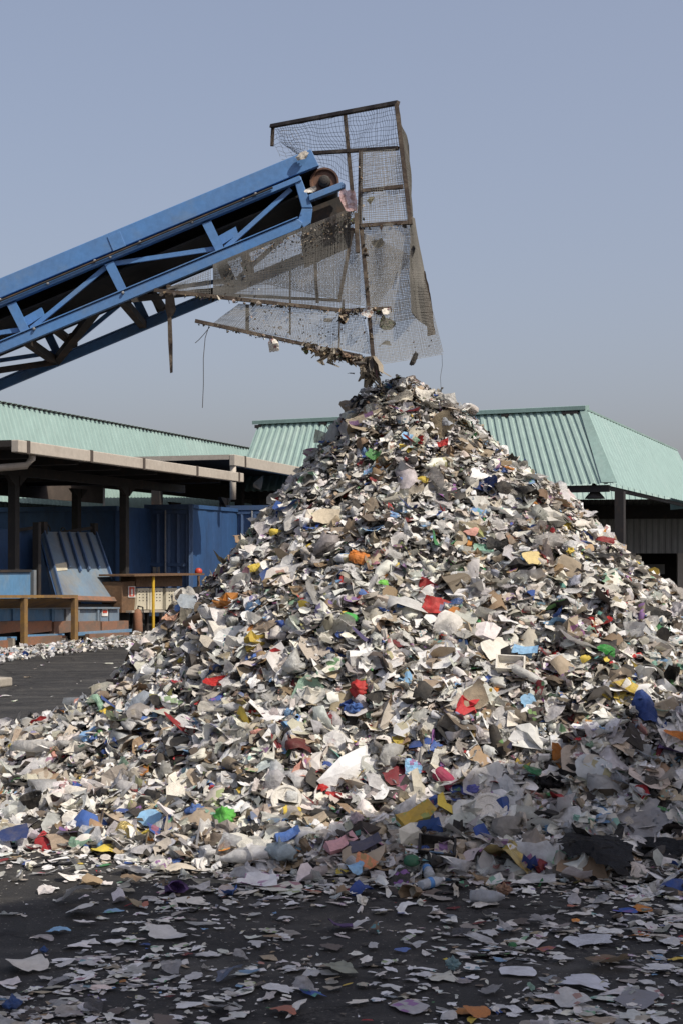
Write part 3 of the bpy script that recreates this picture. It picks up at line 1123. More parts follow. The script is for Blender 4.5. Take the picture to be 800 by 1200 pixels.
def container(u0, u1, v_top, q, length, label, doors):
    a, b = YQ(u0, v_top, q), YQ(u1, v_top, q)
    zt = (a.z + b.z) / 2
    th = thing('blue_container', label, 'container', (b.x, b.y, 0), 'blue steel containers under the canopy')
    a0, b0 = Vector((a.x, a.y, 0)), Vector((b.x, b.y, 0))
    w = (b0 - a0)
    d = w.normalized()
    mb = MB()
    for s in (a0, b0):
        mb.bar(s + Vector((0, 0, 0.2)), s + Vector((0, 0, zt)), 0.11, 0.11)
    mb.bar(a0 + Vector((0, 0, zt - 0.07)) + d * 0.06, b0 + Vector((0, 0, zt - 0.07)) - d * 0.06, 0.1, 0.13)
    mb.bar(a0 + Vector((0, 0, 0.27)) + d * 0.06, b0 + Vector((0, 0, 0.27)) - d * 0.06, 0.1, 0.13)
    mb.build('door_frame', M['door_blue'], th)
    if doors:
        for s in (0, 1):
            p0 = a0 + d * 0.06 + (w * 0.5 - d * 0.06) * s + VV * 0.02
            p1 = p0 + w * 0.5 - d * 0.07
            mb = MB()
            mb.prism([p0 + Vector((0, 0, 0.36)), p1 + Vector((0, 0, 0.36)), p1 + Vector((0, 0, zt - 0.14)), p0 + Vector((0, 0, zt - 0.14))], VV * 0.05)
            for zz in (0.42, 1.55, zt - 0.2):
                mb.bar(p0 + Vector((0, 0, zz)) - VV * 0.03, p1 + Vector((0, 0, zz)) - VV * 0.03, 0.05, 0.09)
            for f in (0.04, 0.5, 0.96):
                q_ = p0.lerp(p1, f) - VV * 0.028
                mb.bar(q_ + Vector((0, 0, 0.47)), q_ + Vector((0, 0, 1.50)), 0.07, 0.05)
                mb.bar(q_ + Vector((0, 0, 1.60)), q_ + Vector((0, 0, zt - 0.25)), 0.07, 0.05)
            o_ = mb.build('door', M['door_blue'], th)
            q_ = p1 - d * 0.05 - VV * 0.085 if s == 0 else p0 + d * 0.62 - VV * 0.085
            mb = MB()
            mb.path([q_ + Vector((0, 0, 0.4)), q_ + Vector((0, 0, zt - 0.16))], 0.022, 6)
            mb.build('locking_bar', M['bolt'] if s == 0 else M['door_blue'], o_)
        p0 = a0.lerp(b0, 0.16) - VV * 0.03 + Vector((0, 0, 1.25))
        mb = MB()
        mb.prism([p0, p0 + d * 0.2, p0 + d * 0.2 + Vector((0, 0, 0.24)), p0 + Vector((0, 0, 0.24))], -VV * 0.006)
        mb.build('notice', M['concrete'], th)
    mb = MB()
    f0, f1 = b0 + VV * 0.06, b0 + VV * length
    corrugated(mb, f0 + Vector((0, 0, zt - 0.1)), f1 + Vector((0, 0, zt - 0.1)), f0 + Vector((0, 0, 0.3)), f1 + Vector((0, 0, 0.3)), 0.9, 0.016, UU)
    mb.bar(f0 + Vector((0, 0, zt - 0.06)), f1 + Vector((0, 0, zt - 0.06)), 0.1, 0.1)
    g0, g1 = a0 + VV * 0.06, a0 + VV * length
    corrugated(mb, g0 + Vector((0, 0, zt - 0.1)), g1 + Vector((0, 0, zt - 0.1)), g0 + Vector((0, 0, 0.3)), g1 + Vector((0, 0, 0.3)), 0.9, 0.016, -UU)
    mb.build('side_wall', M['cont_blue'], th)
    mb = MB()
    mb.prism([g0 + Vector((0, 0, zt - 0.04)), f0 + Vector((0, 0, zt - 0.04)), f1 + Vector((0, 0, zt - 0.04)), g1 + Vector((0, 0, zt - 0.04))], (0, 0, 0.03))
    mb.build('roof', M['cont_blue'], th)
    return th


container(172, 224, 591, 10.4, 6.0, 'blue container with panelled double doors and a pale notice beside the control cabinet', True)
container(268, 330, 592, 13.5, 5.0, 'dark blue container deep in shade nearest to the left flank of the heap', True)

# ------------------------------------------------------------------ compactors in front of the containers


def slab(mb, pix, p, th, step=None):
    """pixel outline on the plane p out from the canopy front, th thick inwards"""
    mb.prism([YP(u, v, p) for u, v in pix], -UU * th)


def rect(u0, v0, u1, v1):
    return [(u0, v0), (u1, v0), (u1, v1), (u0, v1)]


b_ = YP(60, 750, -0.85)
cmp1 = thing('waste_compactor', 'low rusty blue waste compactor with large tilted hopper lid under the canopy', 'compactor', (b_.x, b_.y, 0))
mb = MB()
slab(mb, [(-60, 709), (152, 708), (152, 757), (-60, 772)], -1.2, 2.0)
mb.build('body', M['dark_frame'], cmp1)
for u0, u1, mk in ((-30, 0, 'pale_blue'), (2, 16, 'pale_blue'), (18, 28, 'pale_blue'), (33, 61, 'pale_blue'), (64, 78, 'pale_blue'), (80, 92, 'lid_blue'), (94, 114, 'lid_blue'), (118, 127, 'lid_blue'), (128.5, 140, 'lid_blue')):
    mb = MB()
    slab(mb, rect(u0, 714, u1, 728), -0.95, 0.1)
    mb.build('side_panel', M[mk], cmp1)
for u in (1, 17, 31, 62.5, 79, 93, 116):
    mb = MB()
    slab(mb, rect(u - 1, 713, u + 1, 741), -0.9, 0.1)
    mb.build('stiffener', M['pale_blue' if u < 70 else 'lid_blue'], cmp1)
mb = MB()
slab(mb, rect(-40, 711.5, 141, 713.5), -0.88, 0.2)
mb.build('top_rim', M['lid_blue'], cmp1)
for u0, u1 in ((-30, -3), (-2, 28), (33, 61), (64, 91), (93, 118), (120, 151)):
    mb = MB()
    slab(mb, [(u0, 728.5), (u1, 728.5 - (u1 - u0) * 0.04), (u1, 741 - (u1 - u0) * 0.05), (u0, 743)], -0.8, 0.12)
    mb.build('rust_plate', M['rust_plate'], cmp1)
mb = MB()
slab(mb, [(-40, 748), (20, 746), (20, 750), (-40, 752)], -0.72, 0.15)
slab(mb, [(32, 744), (76, 742.5), (76, 745.5), (32, 747)], -0.72, 0.15)
slab(mb, [(92, 741), (155, 737), (155, 740.5), (92, 745)], -0.72, 0.15)
mb.build('rail', M['pale_blue'], cmp1)
for u0, u1, v0, v1 in ((-20, 16, 752, 762), (33, 77, 746.5, 757), (105, 152, 743, 752)):
    mb = MB()
    slab(mb, [(u0, v0), (u1, v0 - 2), (u1, v1 - 3), (u0, v1)], -0.6, 0.1)
    mb.build('skirt_plate', M['rust_plate'], cmp1)
for u, vb in ((17, 768), (78, 761), (131, 757)):
    mb = MB()
    slab(mb, rect(u - 1.7, 748, u + 1.7, vb), -0.5, 0.12)
    mb.build('foot', M['concrete'], cmp1)
mb = MB()
slab(mb, rect(120, 713.6, 127, 722), -0.93, 0.012)
o = mb.build('warning_sticker', M['white'], cmp1)
mb = MB()
slab(mb, rect(121, 715, 126, 718.2), -0.922, 0.006)
mb.build('sticker_print', M['red'], o)
# tilted lid, hinged along its lower edge
lt0, lt1 = YP(50, 623, -2.3), YP(112, 624, -2.3)
lb0, lb1 = YP(72, 702, -1.15), YP(140, 704, -1.15)
nl = (lt1 - lt0).cross(lb0 - lt0).normalized()
if nl.dot(UU) < 0:
    nl = -nl
mb = MB()
mb.prism([lt0, lt1, lb1, lb0], -nl * 0.07)
lid = mb.build('hopper_lid', M['lid_blue'], cmp1)
for f0, f1, t0, t1 in ((0.0, 0.02, 0.0, 1.0), (0.98, 1.0, 0.0, 1.0), (0.26, 0.285, 0.02, 0.55), (0.44, 0.465, 0.02, 0.6), (0.60, 0.63, 0.02, 0.58), (0.80, 0.82, 0.02, 0.55)):
    def lp(f, t):
        return lt0.lerp(lt1, f).lerp(lb0.lerp(lb1, f), t)
    mb = MB()
    mb.prism([lp(f0, t0) + nl * 0.003, lp(f1, t0) + nl * 0.003, lp(f1, t1) + nl * 0.003, lp(f0, t1) + nl * 0.003], nl * 0.06)
    mb.build('lid_rib', M['door_blue'], lid)
mb = MB()
mb.prism([lp(0.05, 0.50) + nl * 0.004, lp(0.27, 0.46) + nl * 0.004, lp(0.24, 0.58) + nl * 0.004, lp(0.03, 0.6) + nl * 0.004], nl * 0.006)
mb.build('notice', M['cream'], lid)
mb = MB()
mb.prism([lp(-0.02, 0.97) + nl * 0.01, lp(1.02, 0.97) + nl * 0.01, lp(1.02, 1.03) + nl * 0.01, lp(-0.02, 1.03) + nl * 0.01], nl * 0.05)
mb.build('hinge_plate', M['rust_plate'], lid)
for f in (0.02, 0.98):
    q = lt0.lerp(lt1, f)
    mb = MB()
    mb.box(q + Vector((0, 0, 0.08)), VV * 0.08, UU * 0.06, Vector((0, 0, 0.14)))
    mb.bar(q + Vector((0, 0, 0.12)), q - VV * 0.9 - UU * 0.4 + Vector((0, 0, -0.02)), 0.05, 0.07)
    mb.build('lid_arm', M['dark_frame'], cmp1)
for f, r_ in ((0.2, 0.14), (0.52, 0.07)):
    q = lt0.lerp(lt1, f) - UU * 0.2 + Vector((0, 0, 0.02))
    mb = MB()
    mb.path([q + (VV * math.cos(t_) * r_ * 1.4 + Vector((0, 0, 1)) * math.sin(t_) * r_ * 1.2) for t_ in [math.pi * k / 8 for k in range(9)]], 0.018, 5)
    mb.build('hose', M['black'], cmp1)
# side cheeks under the lid
mb = MB()
mb.prism([lt0 - nl * 0.08, lb0 - nl * 0.08, YP(64, 706, -2.4)], -VV * 0.05)
mb.build('cheek', M['cont_blue'], cmp1)

b_ = YP(20, 690, -1.6)
cmp2 = thing('waste_bin', 'faded light blue steel bin at the left edge behind the yellow rail', 'bin', (b_.x, b_.y, 0))
mb = MB()
slab(mb, [(-40, 671), (36.5, 670), (36.5, 712), (-40, 712)], -1.5, 1.2)
mb.build('shell', M['pale_blue'], cmp2, bevel=0.02)
mb = MB()
slab(mb, [(-40, 668), (37.5, 667.5), (37.5, 670.4), (-40, 671)], -1.46, 1.25)
mb.build('rim', M['dark_frame'], cmp2)
for u in (41.5, 47):
    mb = MB()
    slab(mb, rect(u - 1.6, 612 if u > 45 else 668, u + 1.6, 712), -1.6, 0.14)
    mb.build('post', M['dark_frame'] if u > 45 else M['lid_blue'], cmp2)
mb = MB()
slab(mb, [(-40, 618), (47, 622), (47, 668), (-40, 668)], -2.6, 0.1)
mb.build('back_plate', M['cont_blue'], cmp2)

# yellow guard rail
b_ = YP(31, 765, -0.25)
g = thing('guard_rail', 'rusty yellow guard rail frame with two posts in front of the compactor', 'guard rail', (b_.x, b_.y, 0))
mb = MB()
slab(mb, [(-60, 697.5), (91.8, 697.2), (91.8, 700.4), (-60, 701)], -0.25, 0.1)
mb.build('top_rail', M['yellow_rust'], g)
for u, vb in ((31, 765), (90, 759), (-30, 770)):
    mb = MB()
    slab(mb, rect(u - 2.0, 700.8, u + 2.0, vb), -0.26, 0.09)
    mb.build('post', M['yellow_rust'], g)
    mb = MB()
    slab(mb, [(u - 6, vb + .6), (u - 2.2, vb - 7), (u - 2.2, vb + .6)], -0.27, 0.06)
    slab(mb, [(u + 6, vb + .6), (u + 2.2, vb - 7), (u + 2.2, vb + .6)], -0.27, 0.06)
    mb.build('foot', M['rust_plate'], g)
mb = MB()
a, b = YP(-60, 701.5, -0.38), YP(86, 701, -0.38)
c, d = YP(86, 709.5, -0.85), YP(-60, 711, -0.85)
mb.prism([a, b, c, d], (0, 0, -0.04))
mb.build('chute_plate', M['yellow_rust'], g)

# control cabinet with shelf
b_ = YP(180, 735, -0.9)
cb = thing('control_cabinet', 'control cabinet with cream perforated doors below a brown shelf roof', 'cabinet', (b_.x, b_.y, 0))
mb = MB()
slab(mb, [(143, 682), (158.5, 681), (158.5, 717), (143, 718)], -0.95, 0.5)
mb.build('side_box', M['wood'], cb)
for u0, u1 in ((160, 175.5), (176.5, 191), (195, 208)):
    mb = MB()
    slab(mb, [(u0 + (2 if u0 < 170 else 0), 689.5), (u1, 689), (u1, 714), (u0, 714.5)], -0.9, 0.35)
    o = mb.build('cabinet_door', M['cream'], cb)
    for i in range(3):
        for j in range(4):
            mb = MB()
            uu = u0 + 4 + (u1 - u0 - 7) * i / 2.0
            vv = 693 + 3.6 * j
            slab(mb, rect(uu - 0.6, vv - 0.45, uu + 0.6, vv + 0.45), -0.894, 0.005)
            mb.build('vent_slot', M['dark_frame'], o)
mb = MB()
slab(mb, [(160, 675.5), (214, 674.5), (214, 687), (160, 688)], -0.92, 0.4)
mb.build('hood', M['wood'], cb)
mb = MB()
slab(mb, [(158, 673.2), (240, 671.8), (240, 674), (158, 675.4)], -0.6, 0.9)
mb.build('shelf_roof', M['wood'], cb)
mb = MB()
slab(mb, [(155, 715.5), (194, 714.8), (194, 717.4), (155, 718)], -0.8, 0.5)
mb.build('shelf', M['concrete'], cb)
for u in (157, 174, 191, 212):
    mb = MB()
    slab(mb, rect(u - 1.1, 718, u + 1.1, 742), -1.0, 0.07)
    mb.build('leg', M['dark_frame'], cb)
mb = MB()
q0, q1 = YP(180, 675, -0.7), YP(180, 738, -0.7)
q1.z = 0
mb.path([q0, q1], 0.035, 8)
mb.build('post', M['yellow'], cb)
mb = MB()
q0, q1 = YP(233, 674.5, -0.8), YP(233, 735, -0.8)
q1.z = 0
mb.path([q0, q1], 0.035, 8)
mb.build('post', M['wood'], cb)
mb = MB()
q = YP(233, 669.5, -0.8)
mb.lathe([(0.085, -0.055), (0.095, -0.03), (0.092, 0.02), (0.07, 0.06), (0.035, 0.082), (0.004, 0.088)], q, n=14)
tag(mb.build('beacon', M['red'], smooth=True), 'round orange red warning beacon on the end of the brown shelf roof', 'beacon')
mb = MB()
slab(mb, rect(151, 687, 159, 700), -0.93, 0.012)
sg = mb.build('fire_sign', M['white'])
tag(sg, 'small white fire extinguisher sign with red pictogram beside the cream cabinet', 'sign')
mb = MB()
slab(mb, rect(152, 688, 158, 699), -0.926, 0.003)
pr = mb.build('red_field', M['red'], sg)
mb = MB()
slab(mb, [(154.1, 690.6), (154.6, 690), (156.2, 690), (156.2, 697.8), (153.9, 697.8), (153.9, 692)], -0.922, 0.003)
mb.build('extinguisher_symbol', M['white'], pr)
fx = YP(162, 742, -0.75)
ext = thing('gas_cylinder', 'small dull rust coloured cylinder standing under the control cabinet shelf', 'cylinder', (fx.x, fx.y, 0))
mb = MB()
q = Vector((fx.x, fx.y, 0.02))
mb.lathe([(0.10, 0.0), (0.11, 0.03), (0.11, 0.42), (0.08, 0.5), (0.03, 0.54)], q, n=12)
mb.build('body', M['rust_plate'], ext, smooth=True)
mb = MB()
mb.path([q + Vector((0, 0, 0.54)), q + Vector((0, 0, 0.6)), q + UU * 0.12 + Vector((0, 0, 0.58)), q + UU * 0.15 + Vector((0, 0, 0.3))], 0.02, 6)
mb.build('valve', M['black'], ext)

# concrete block at the left edge
q = Z(4, 806, 0.0)
mb = MB()
pts = [Z(-14, 807.5, 0), Z(15.5, 804, 0)]
a = pts[0]
b = pts[1]
dd = (b - a).normalized()
nn_ = Vector((-dd.y, dd.x, 0))
mb.prism([a, b, b + nn_ * 0.5, a + nn_ * 0.5], (0, 0, 0.12))
tag(mb.build('concrete_block', M['concrete'], bevel=0.02), 'pale concrete block lying on the asphalt at the left edge', 'block')

# ------------------------------------------------------------------ right building: open hall with mint hipped skirt roof
RZ, EZ = 6.2, 3.85
ra, rb = Z(303, 497, RZ), Z(683, 480, RZ)
rc = Z(793, 529, RZ)
e_b = Z(718, 567, EZ)
uR = (rb - ra).normalized()
gR = (rc - rb).normalized()
fR = Vector((uR.y, -uR.x, 0))
kf = (e_b - rb).dot(fR)
ku = (e_b - rb).dot(uR)
e_a = ra + fR * kf + uR * 0.0
e_a.z = EZ
e_c = rc + (e_b - rb) * 1.0 + gR * 1.5
e_c.z = EZ
hall = thing('open_hall', 'open sided hall with mint corrugated hipped roof standing behind the heap', 'building', (rb.x, rb.y, 0))
nf = ((rb - ra).cross(e_a - ra)).normalized()
if nf.dot(fR) < 0:
    nf = -nf
mb = MB()
corrugated(mb, ra, rb, e_a, e_b, 0.235, 0.045, nf)
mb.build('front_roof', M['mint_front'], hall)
nr = ((rc - rb).cross(e_b - rb)).normalized()
if nr.z < 0:
    nr = -nr
mb = MB()
corrugated(mb, rb, rc, e_b, e_c, 0.5, 0.02, nr)
rd = rc + (gR * 2.2 - uR * 0.6)
mb.add([rc, e_c, e_c + gR * 3 - uR * 2, rd + Vector((0, 0, -1))], [(0, 1, 2, 3)])
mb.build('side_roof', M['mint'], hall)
mb = MB()
mb.prism([rb + nf * 0.08 - uR * 0.12, rb + nf * 0.08 + uR * 0.1, e_b + nf * 0.08 + uR * 0.12, e_b + nf * 0.08 - uR * 0.33], -nf * 0.02)
mb.build('hip_flashing', M['mint_trim'], hall)
mb = MB()
up = Vector((0, 0, 1))
mb.prism([ra - uR * 0.15 + fR * 0.16 + up * 0.10, rb + uR * 0.1 + fR * 0.16 + up * 0.10, rb + uR * 0.1 - fR * 0.3 + up * 0.16, ra - uR * 0.15 - fR * 0.3 + up * 0.16], (0, 0, -0.12))
mb.build('ridge_cap', M['mint_trim'], hall)
for k in range(5):
    mb = MB()
    c = ra.lerp(rb, [0.005, 0.22, 0.62, 0.78, 0.965][k]) + fR * 0.1 + up * -0.09
    mb.box(c, uR * (0.12 if k < 4 else 0.25), fR * 0.05, up * 0.05)
    mb.build('bracket', M['dark_frame'], hall)
mb = MB()
mb.prism([rb + gR * 0.1 + up * 0.03, rc + up * 0.03, rc - uR * 0.2 + up * 0.05, rb - uR * 0.2 + up * 0.05], up * 0.06)
mb.build('side_cap', M['mint_trim'], hall)
mb = MB()
mb.prism([ra - fR * 0.31, rb - fR * 0.31 - uR * 0.3, rc - uR * 0.3, rc - uR * 10.5 + up * 0], (0, 0, -0.05))
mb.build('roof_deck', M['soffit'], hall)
mb = MB()
ins = -fR * 0.15
mb.bar(e_a + ins + up * -0.12, e_b + ins - uR * 0.15 + up * -0.12, 0.1, 0.2)
mb.build('eave_beam', M['dark_frame'], hall)
mb = MB()
mb.bar(e_b - uR * 0.2 + gR * 0.2 + up * -0.10, e_c - uR * 0.2 + up * -0.10, 0.08, 0.12)
mb.build('eave_beam', M['dark_frame'], hall)
for f in (1.0, 0.52, 0.06):
    q = e_a.lerp(e_b, f) + ins + (uR * (0.15) if f == 1.0 else Vector((0, 0, 0)))
    mb = MB()
    mb.box((q.x + 0.05, q.y + 0.2, (EZ - 0.2) / 2), uR * 0.13, fR * 0.13, up * (EZ - 0.2) / 2)
    mb.build('column', M['dark_frame'], hall)
for k in range(1):
    q = e_c.lerp(e_b, [0.0][k]) - uR * 0.2
    mb = MB()
    mb.box((q.x, q.y, (EZ - 0.17) / 2), uR * 0.12, fR * 0.12, up * (EZ - 0.17) / 2)
    mb.build('column', M['dark_frame'], hall)
for k in range(9):
    q = e_a.lerp(e_b, (k + 0.5) / 9) - fR * 0.3 + up * -0.02
    mb = MB()
    mb.path([q, q - fR * 1.1 + up * 0.9], 0.025, 5)
    mb.build('brace', M['dark_frame'], hall)
lq = P(696.5, 578, e_b.y + 0.6)
lamp = thing('pendant_lamp', 'dark bell shaped lamp hanging under the eave of the open hall', 'lamp', tuple(lq))
mb = MB()
mb.lathe([(0.30, -0.16), (0.26, -0.10), (0.15, 0.02), (0.12, 0.10), (0.05, 0.16)], lq, n=14)
mb.build('shade', M['dark_frame'], lamp, smooth=True)
mb = MB()
mb.path([lq + up * 0.16, lq + up * 0.45], 0.05, 8)
mb.build('stem', M['dark_frame'], lamp)

# grey warehouse seen under the hall roof
wq = P(640, 588, 66)
wl_ = Vector((wq.x - 12, 66 + 12 * 0.10, 0))
wr_ = Vector((wq.x + 22, 66 - 22 * 0.10, 0))
wd = (wr_ - wl_).normalized()
wf = Vector((wd.y, -wd.x, 0))
ware = thing('grey_warehouse', 'dark grey warehouse with mint eave strip seen under the hall roof', 'building', tuple(wl_))
zt_, zb_ = CAM_H + (655 - 566) / F * 66, CAM_H + (655 - 586.5) / F * 66
mb = MB()
corrugated(mb, wl_ + up * zt_, wr_ + up * zt_, wl_ + wf * 0.9 + up * zb_, wr_ + wf * 0.9 + up * zb_, 0.26, 0.05, wf)
mb.build('eave_skirt', M['mint_front'], ware)
wb0, wb1 = wl_ - wf * 4.0, wr_ - wf * 4.0
mb = MB()
mb.prism([wl_ + up * (zt_ - .02), wr_ + up * (zt_ - .02), wb1 - wf * 9 + up * zt_, wb0 - wf * 9 + up * zt_], (0, 0, -0.06))
mb.build('roof_deck', M['soffit'], ware)
zo = CAM_H + (655 - 648.5) / F * 70
mb = MB()
corrugated(mb, wb0 + up * (zt_ - 0.1), wb1 + up * (zt_ - 0.1), wb0 + up * zo, wb1 + up * zo, 0.3, 0.04, wf)
mb.build('wall', M['grey_wall'], ware)
mb = MB()
mb.prism([wb0 + wf * 0.3 + up * (zb_ - 0.1), wb1 + wf * 0.3 + up * (zb_ - 0.1), wb1 + wf * 0.3 + up * (zb_ - 0.75), wb0 + wf * 0.3 + up * (zb_ - 0.75)], -wf * 0.2)
mb.build('lintel', M['dark_frame'], ware)
mb = MB()
mb.prism([wb0 - wf * 5, wb1 - wf * 5, wb1 - wf * 5 + up * 4, wb0 - wf * 5 + up * 4], -wf * 0.1)
mb.build('back_wall', M['soffit'], ware)
for u in (797, 740, 690, 640):
    q = P(u, 655, 69.0)
    mb = MB()
    mb.box((q.x, q.y, zo / 2), wd * 0.17, wf * 0.17, up * zo / 2)
    mb.build('pillar', M['beige'], ware)
q = P(764, 667, 72.5)
mb = MB()
mb.box(q, wd * 0.6, wf * 0.05, up * 0.25)
mb.build('notice_board', M['grey_wall'], ware)

# ------------------------------------------------------------------ unseen open canopy added beside the camera: its roof shades the foreground
hk = Vector((2.02, 1.78, 0))
he = Vector((0.82, 0.575, 0)).normalized()
hp_ = Vector((he.y, -he.x, 0))
HH = 8.0
sh = thing('shade_canopy', 'unseen tall open canopy right of the camera, added to shade the foreground', 'canopy', tuple(hk))
c1, c2, c3, c4 = hk, hk + he * 10.5, hk + he * 10.5 + hp_ * 4.8, hk + hp_ * 4.8
mb = MB()
mb.prism([c1 + up * HH, c2 + up * HH, c3 + up * HH, c4 + up * HH], (0, 0, 0.12))
mb.build('roof_deck', M['bounce_soffit'], sh)
for a, b in ((c1, c2), (c2, c3), (c3, c4), (c4, c1)):
    d_ = (b - a).normalized()
    n_ = Vector((-d_.y, d_.x, 0))
    mb = MB()
    mb.prism([a + n_ * 0.01 + up * (HH - 0.25), b + n_ * 0.01 + up * (HH - 0.25), b + n_ * 0.01 + up * (HH + 0.2), a + n_ * 0.01 + up * (HH + 0.2)], n_ * 0.06)
    mb.build('fascia', M['mint_trim'], sh)
for i in range(4):
    for j in range(2):
        q = hk + he * (0.4 + 9.7 * i / 3) + hp_ * (0.4 + 4.0 * j)
        mb = MB()
        mb.box(q + up * (HH - 0.2) / 2, he * 0.12, hp_ * 0.12, up * (HH - 0.2) / 2)
        mb.build('column', M['dark_frame'], sh)
    q = hk + he * (0.4 + 9.7 * i / 3)
    mb = MB()
    mb.bar(q + hp_ * 0.1 + up * (HH - 0.1), q + hp_ * 4.7 + up * (HH - 0.1), 0.14, 0.19)
    mb.build('roof_beam', M['dark_frame'], sh)

# ------------------------------------------------------------------ conveyor
Y0, Y1 = 10.85, 12.15
SL = 0.4165                                     # photograph slope of the conveyor


def X(u, v, Y=Y0):                              # straight extrusion in depth: same x, z as on the near face
    q = P(u, v, Y0)
    return Vector((q.x, Y, q.z))


def line(u, v0):                                # a point on a line parallel to the conveyor, v0 at u = 0
    return (u, v0 - SL * u)


cv_ = thing('belt_conveyor', 'inclined blue steel belt conveyor with open truss sides above the heap', 'conveyor', (X(-1150, 890).x, 11.5, 0))
UL = -1180


def side(Ya, Yb, near):
    sgn = 1 if near else -1
    th = 0.012
    # upper plate (bends over at the top as a channel)
    mb = MB()
    mb.prism([X(*line(UL, 326), Ya), X(346, 182, Ya), X(364.5, 174.5, Ya), X(374, 194, Ya), X(352, 202.5, Ya), X(*line(UL, 349.5), Ya)], (0, sgn * 0.05, 0))
    mb.build('side_plate', M['blue_paint'], cv_, bevel=0.004)
    # dark strip under it, standing in for the flange's shadow line
    mb = MB()
    ya = Ya + sgn * 0.03
    mb.prism([X(*line(UL, 349.6), ya), X(351, 203.2, ya), X(351, 206, ya), X(*line(UL, 352.3), ya)], (0, sgn * 0.05, 0))
    mb.build('shadow_strip', M['dark_steel'], cv_)
    # upper chord angle
    mb = MB()
    ya = Ya - sgn * 0.015
    mb.prism([X(*line(UL, 352.4), ya), X(351, 206.2, ya), X(354, 211.5, ya), X(*line(UL, 361), ya)], (0, sgn * 0.07, 0))
    mb.build('upper_chord', M['blue_paint'], cv_, bevel=0.003)
    # lower chord
    mb = MB()
    ya = Ya - sgn * 0.015
    mb.prism([X(*line(UL, 401.5), ya), X(349, 257, ya), X(355, 261.5, ya), X(352, 268, ya), X(*line(UL, 413.5), ya)], (0, sgn * 0.045, 0))
    mb.prism([X(*line(UL, 400.0), ya - sgn * 0.012), X(349, 254.5, ya - sgn * 0.012), X(349, 256, ya - sgn * 0.012), X(*line(UL, 401.6), ya - sgn * 0.012)], (0, sgn * 0.075, 0))
    mb.build('lower_chord', M['blue_paint'], cv_, bevel=0.003)
    # posts and diagonals
    k = -10
    posts = []
    for k in range(-10, 3):
        u = 13.5 + 114.3 * k
        posts.append((line(u, 361.8), line(u + 16, 399.5)))
    for (a, b) in posts:
        mb = MB()
        mb.prism([X(a[0] - 5, a[1] + 1.5, Ya), X(a[0] + 5.5, a[1] - 2.5, Ya), X(b[0] + 4.5, b[1] - 2, Ya), X(b[0] - 5, b[1] + 2, Ya)], (0, sgn * 0.03, 0))
        mb.build('truss_post', M['blue_paint'], cv_)
    ends = posts + [((345, 217), (354, 258))]
    for i in range(len(ends) - 1):
        k = i - 10
        ya = Ya + sgn * 0.032
        if k % 2 == 0:      # rises from foot to head
            a, b = ends[i][1], ends[i + 1][0]
            a = (a[0] + 6, a[1] - 3)
            b = (b[0] - 4, b[1] + 3)
        else:
            a, b = ends[i][0], ends[i + 1][1]
            a = (a[0] + 6, a[1] - 1)
            b = (b[0] - 6, b[1] - 2)
        d = Vector((b[0] - a[0], b[1] - a[1])).normalized()
        nx, ny = -d.y * 2.6, d.x * 2.6
        mb = MB()
        mb.prism([X(a[0] + nx, a[1] + ny, ya), X(b[0] + nx, b[1] + ny, ya), X(b[0] - nx, b[1] - ny, ya), X(a[0] - nx, a[1] - ny, ya)], (0, sgn * 0.025, 0))
        mb.build('truss_diagonal', M['blue_paint'], cv_)
    # end frame
    mb = MB()
    ya = Ya - sgn * 0.003
    mb.prism([X(344.5, 210, ya), X(352.5, 206.5, ya), X(366.5, 243.5, ya), X(353.8, 243.5, ya)], (0, sgn * 0.05, 0))
    mb.prism([X(353.8, 244.5, ya), X(366.5, 244.5, ya), X(364, 261.5, ya), X(356, 267, ya), X(349.5, 257.5, ya)], (0, sgn * 0.05, 0))
    mb.build('end_frame', M['blue_paint'], cv_, bevel=0.004)
    # bearing rail carrying the head drum
    mb = MB()
    ya = Ya - sgn * 0.02
    mb.prism([X(361.5, 229, ya), X(401, 213.5, ya), X(404.5, 217, ya), X(404.5, 220, ya), X(363, 236, ya)], (0, sgn * 0.07, 0))
    mb.build('bearing_rail', M['blue_paint'], cv_, bevel=0.004)
    if near:
        mb = MB()
        a, b = line(126, 330), line(141, 330)
        mb.prism([X(a[0], a[1], Ya - 0.006), X(b[0], b[1], Ya - 0.006), X(b[0] + 7, b[1] + 17, Ya - 0.006), X(a[0] + 7, a[1] + 17, Ya - 0.006)], (0, 0.004, 0))
        mb.build('splice_plate', M['blue_paint'], cv_, bevel=0.002)
        mb = MB()
        mb.path([X(*line(UL, 354.2), Ya - 0.03), X(*line(320, 354.2), Ya - 0.03)], 0.008, 6)
        mb.build('cable', M['dark_steel'], cv_)
        for u, v0 in ((57, 356.5), (112, 353), (130, 356), (165, 353.5), (226, 355), (286, 354), (1, 352), (41, 403), (145, 404), (300, 353)):
            a = line(u, v0)
            mb = MB()
            mb.lathe([(0.012, 0), (0.012, -0.014), (0.007, -0.02)], X(a[0], a[1], Ya - 0.015), axis='Y', n=6)
            mb.build('bolt', M['bolt'], cv_)
        for k in range(-10, 3, 2):
            u = 13.5 + 114.3 * k
            mb = MB()
            a, b = line(u + 12, 382), line(u + 34, 379)
            mb.prism([X(a[0], a[1], Ya + 0.04), X(b[0], b[1], Ya + 0.04), X(b[0] + 3, b[1] + 9, Ya + 0.04), X(a[0] + 3, a[1] + 11, Ya + 0.04)], (0, 0.05, 0))
            mb.build('roller_bracket', M['blue_paint'], cv_)


side(Y0, Y1, True)
side(Y1, Y0, False)
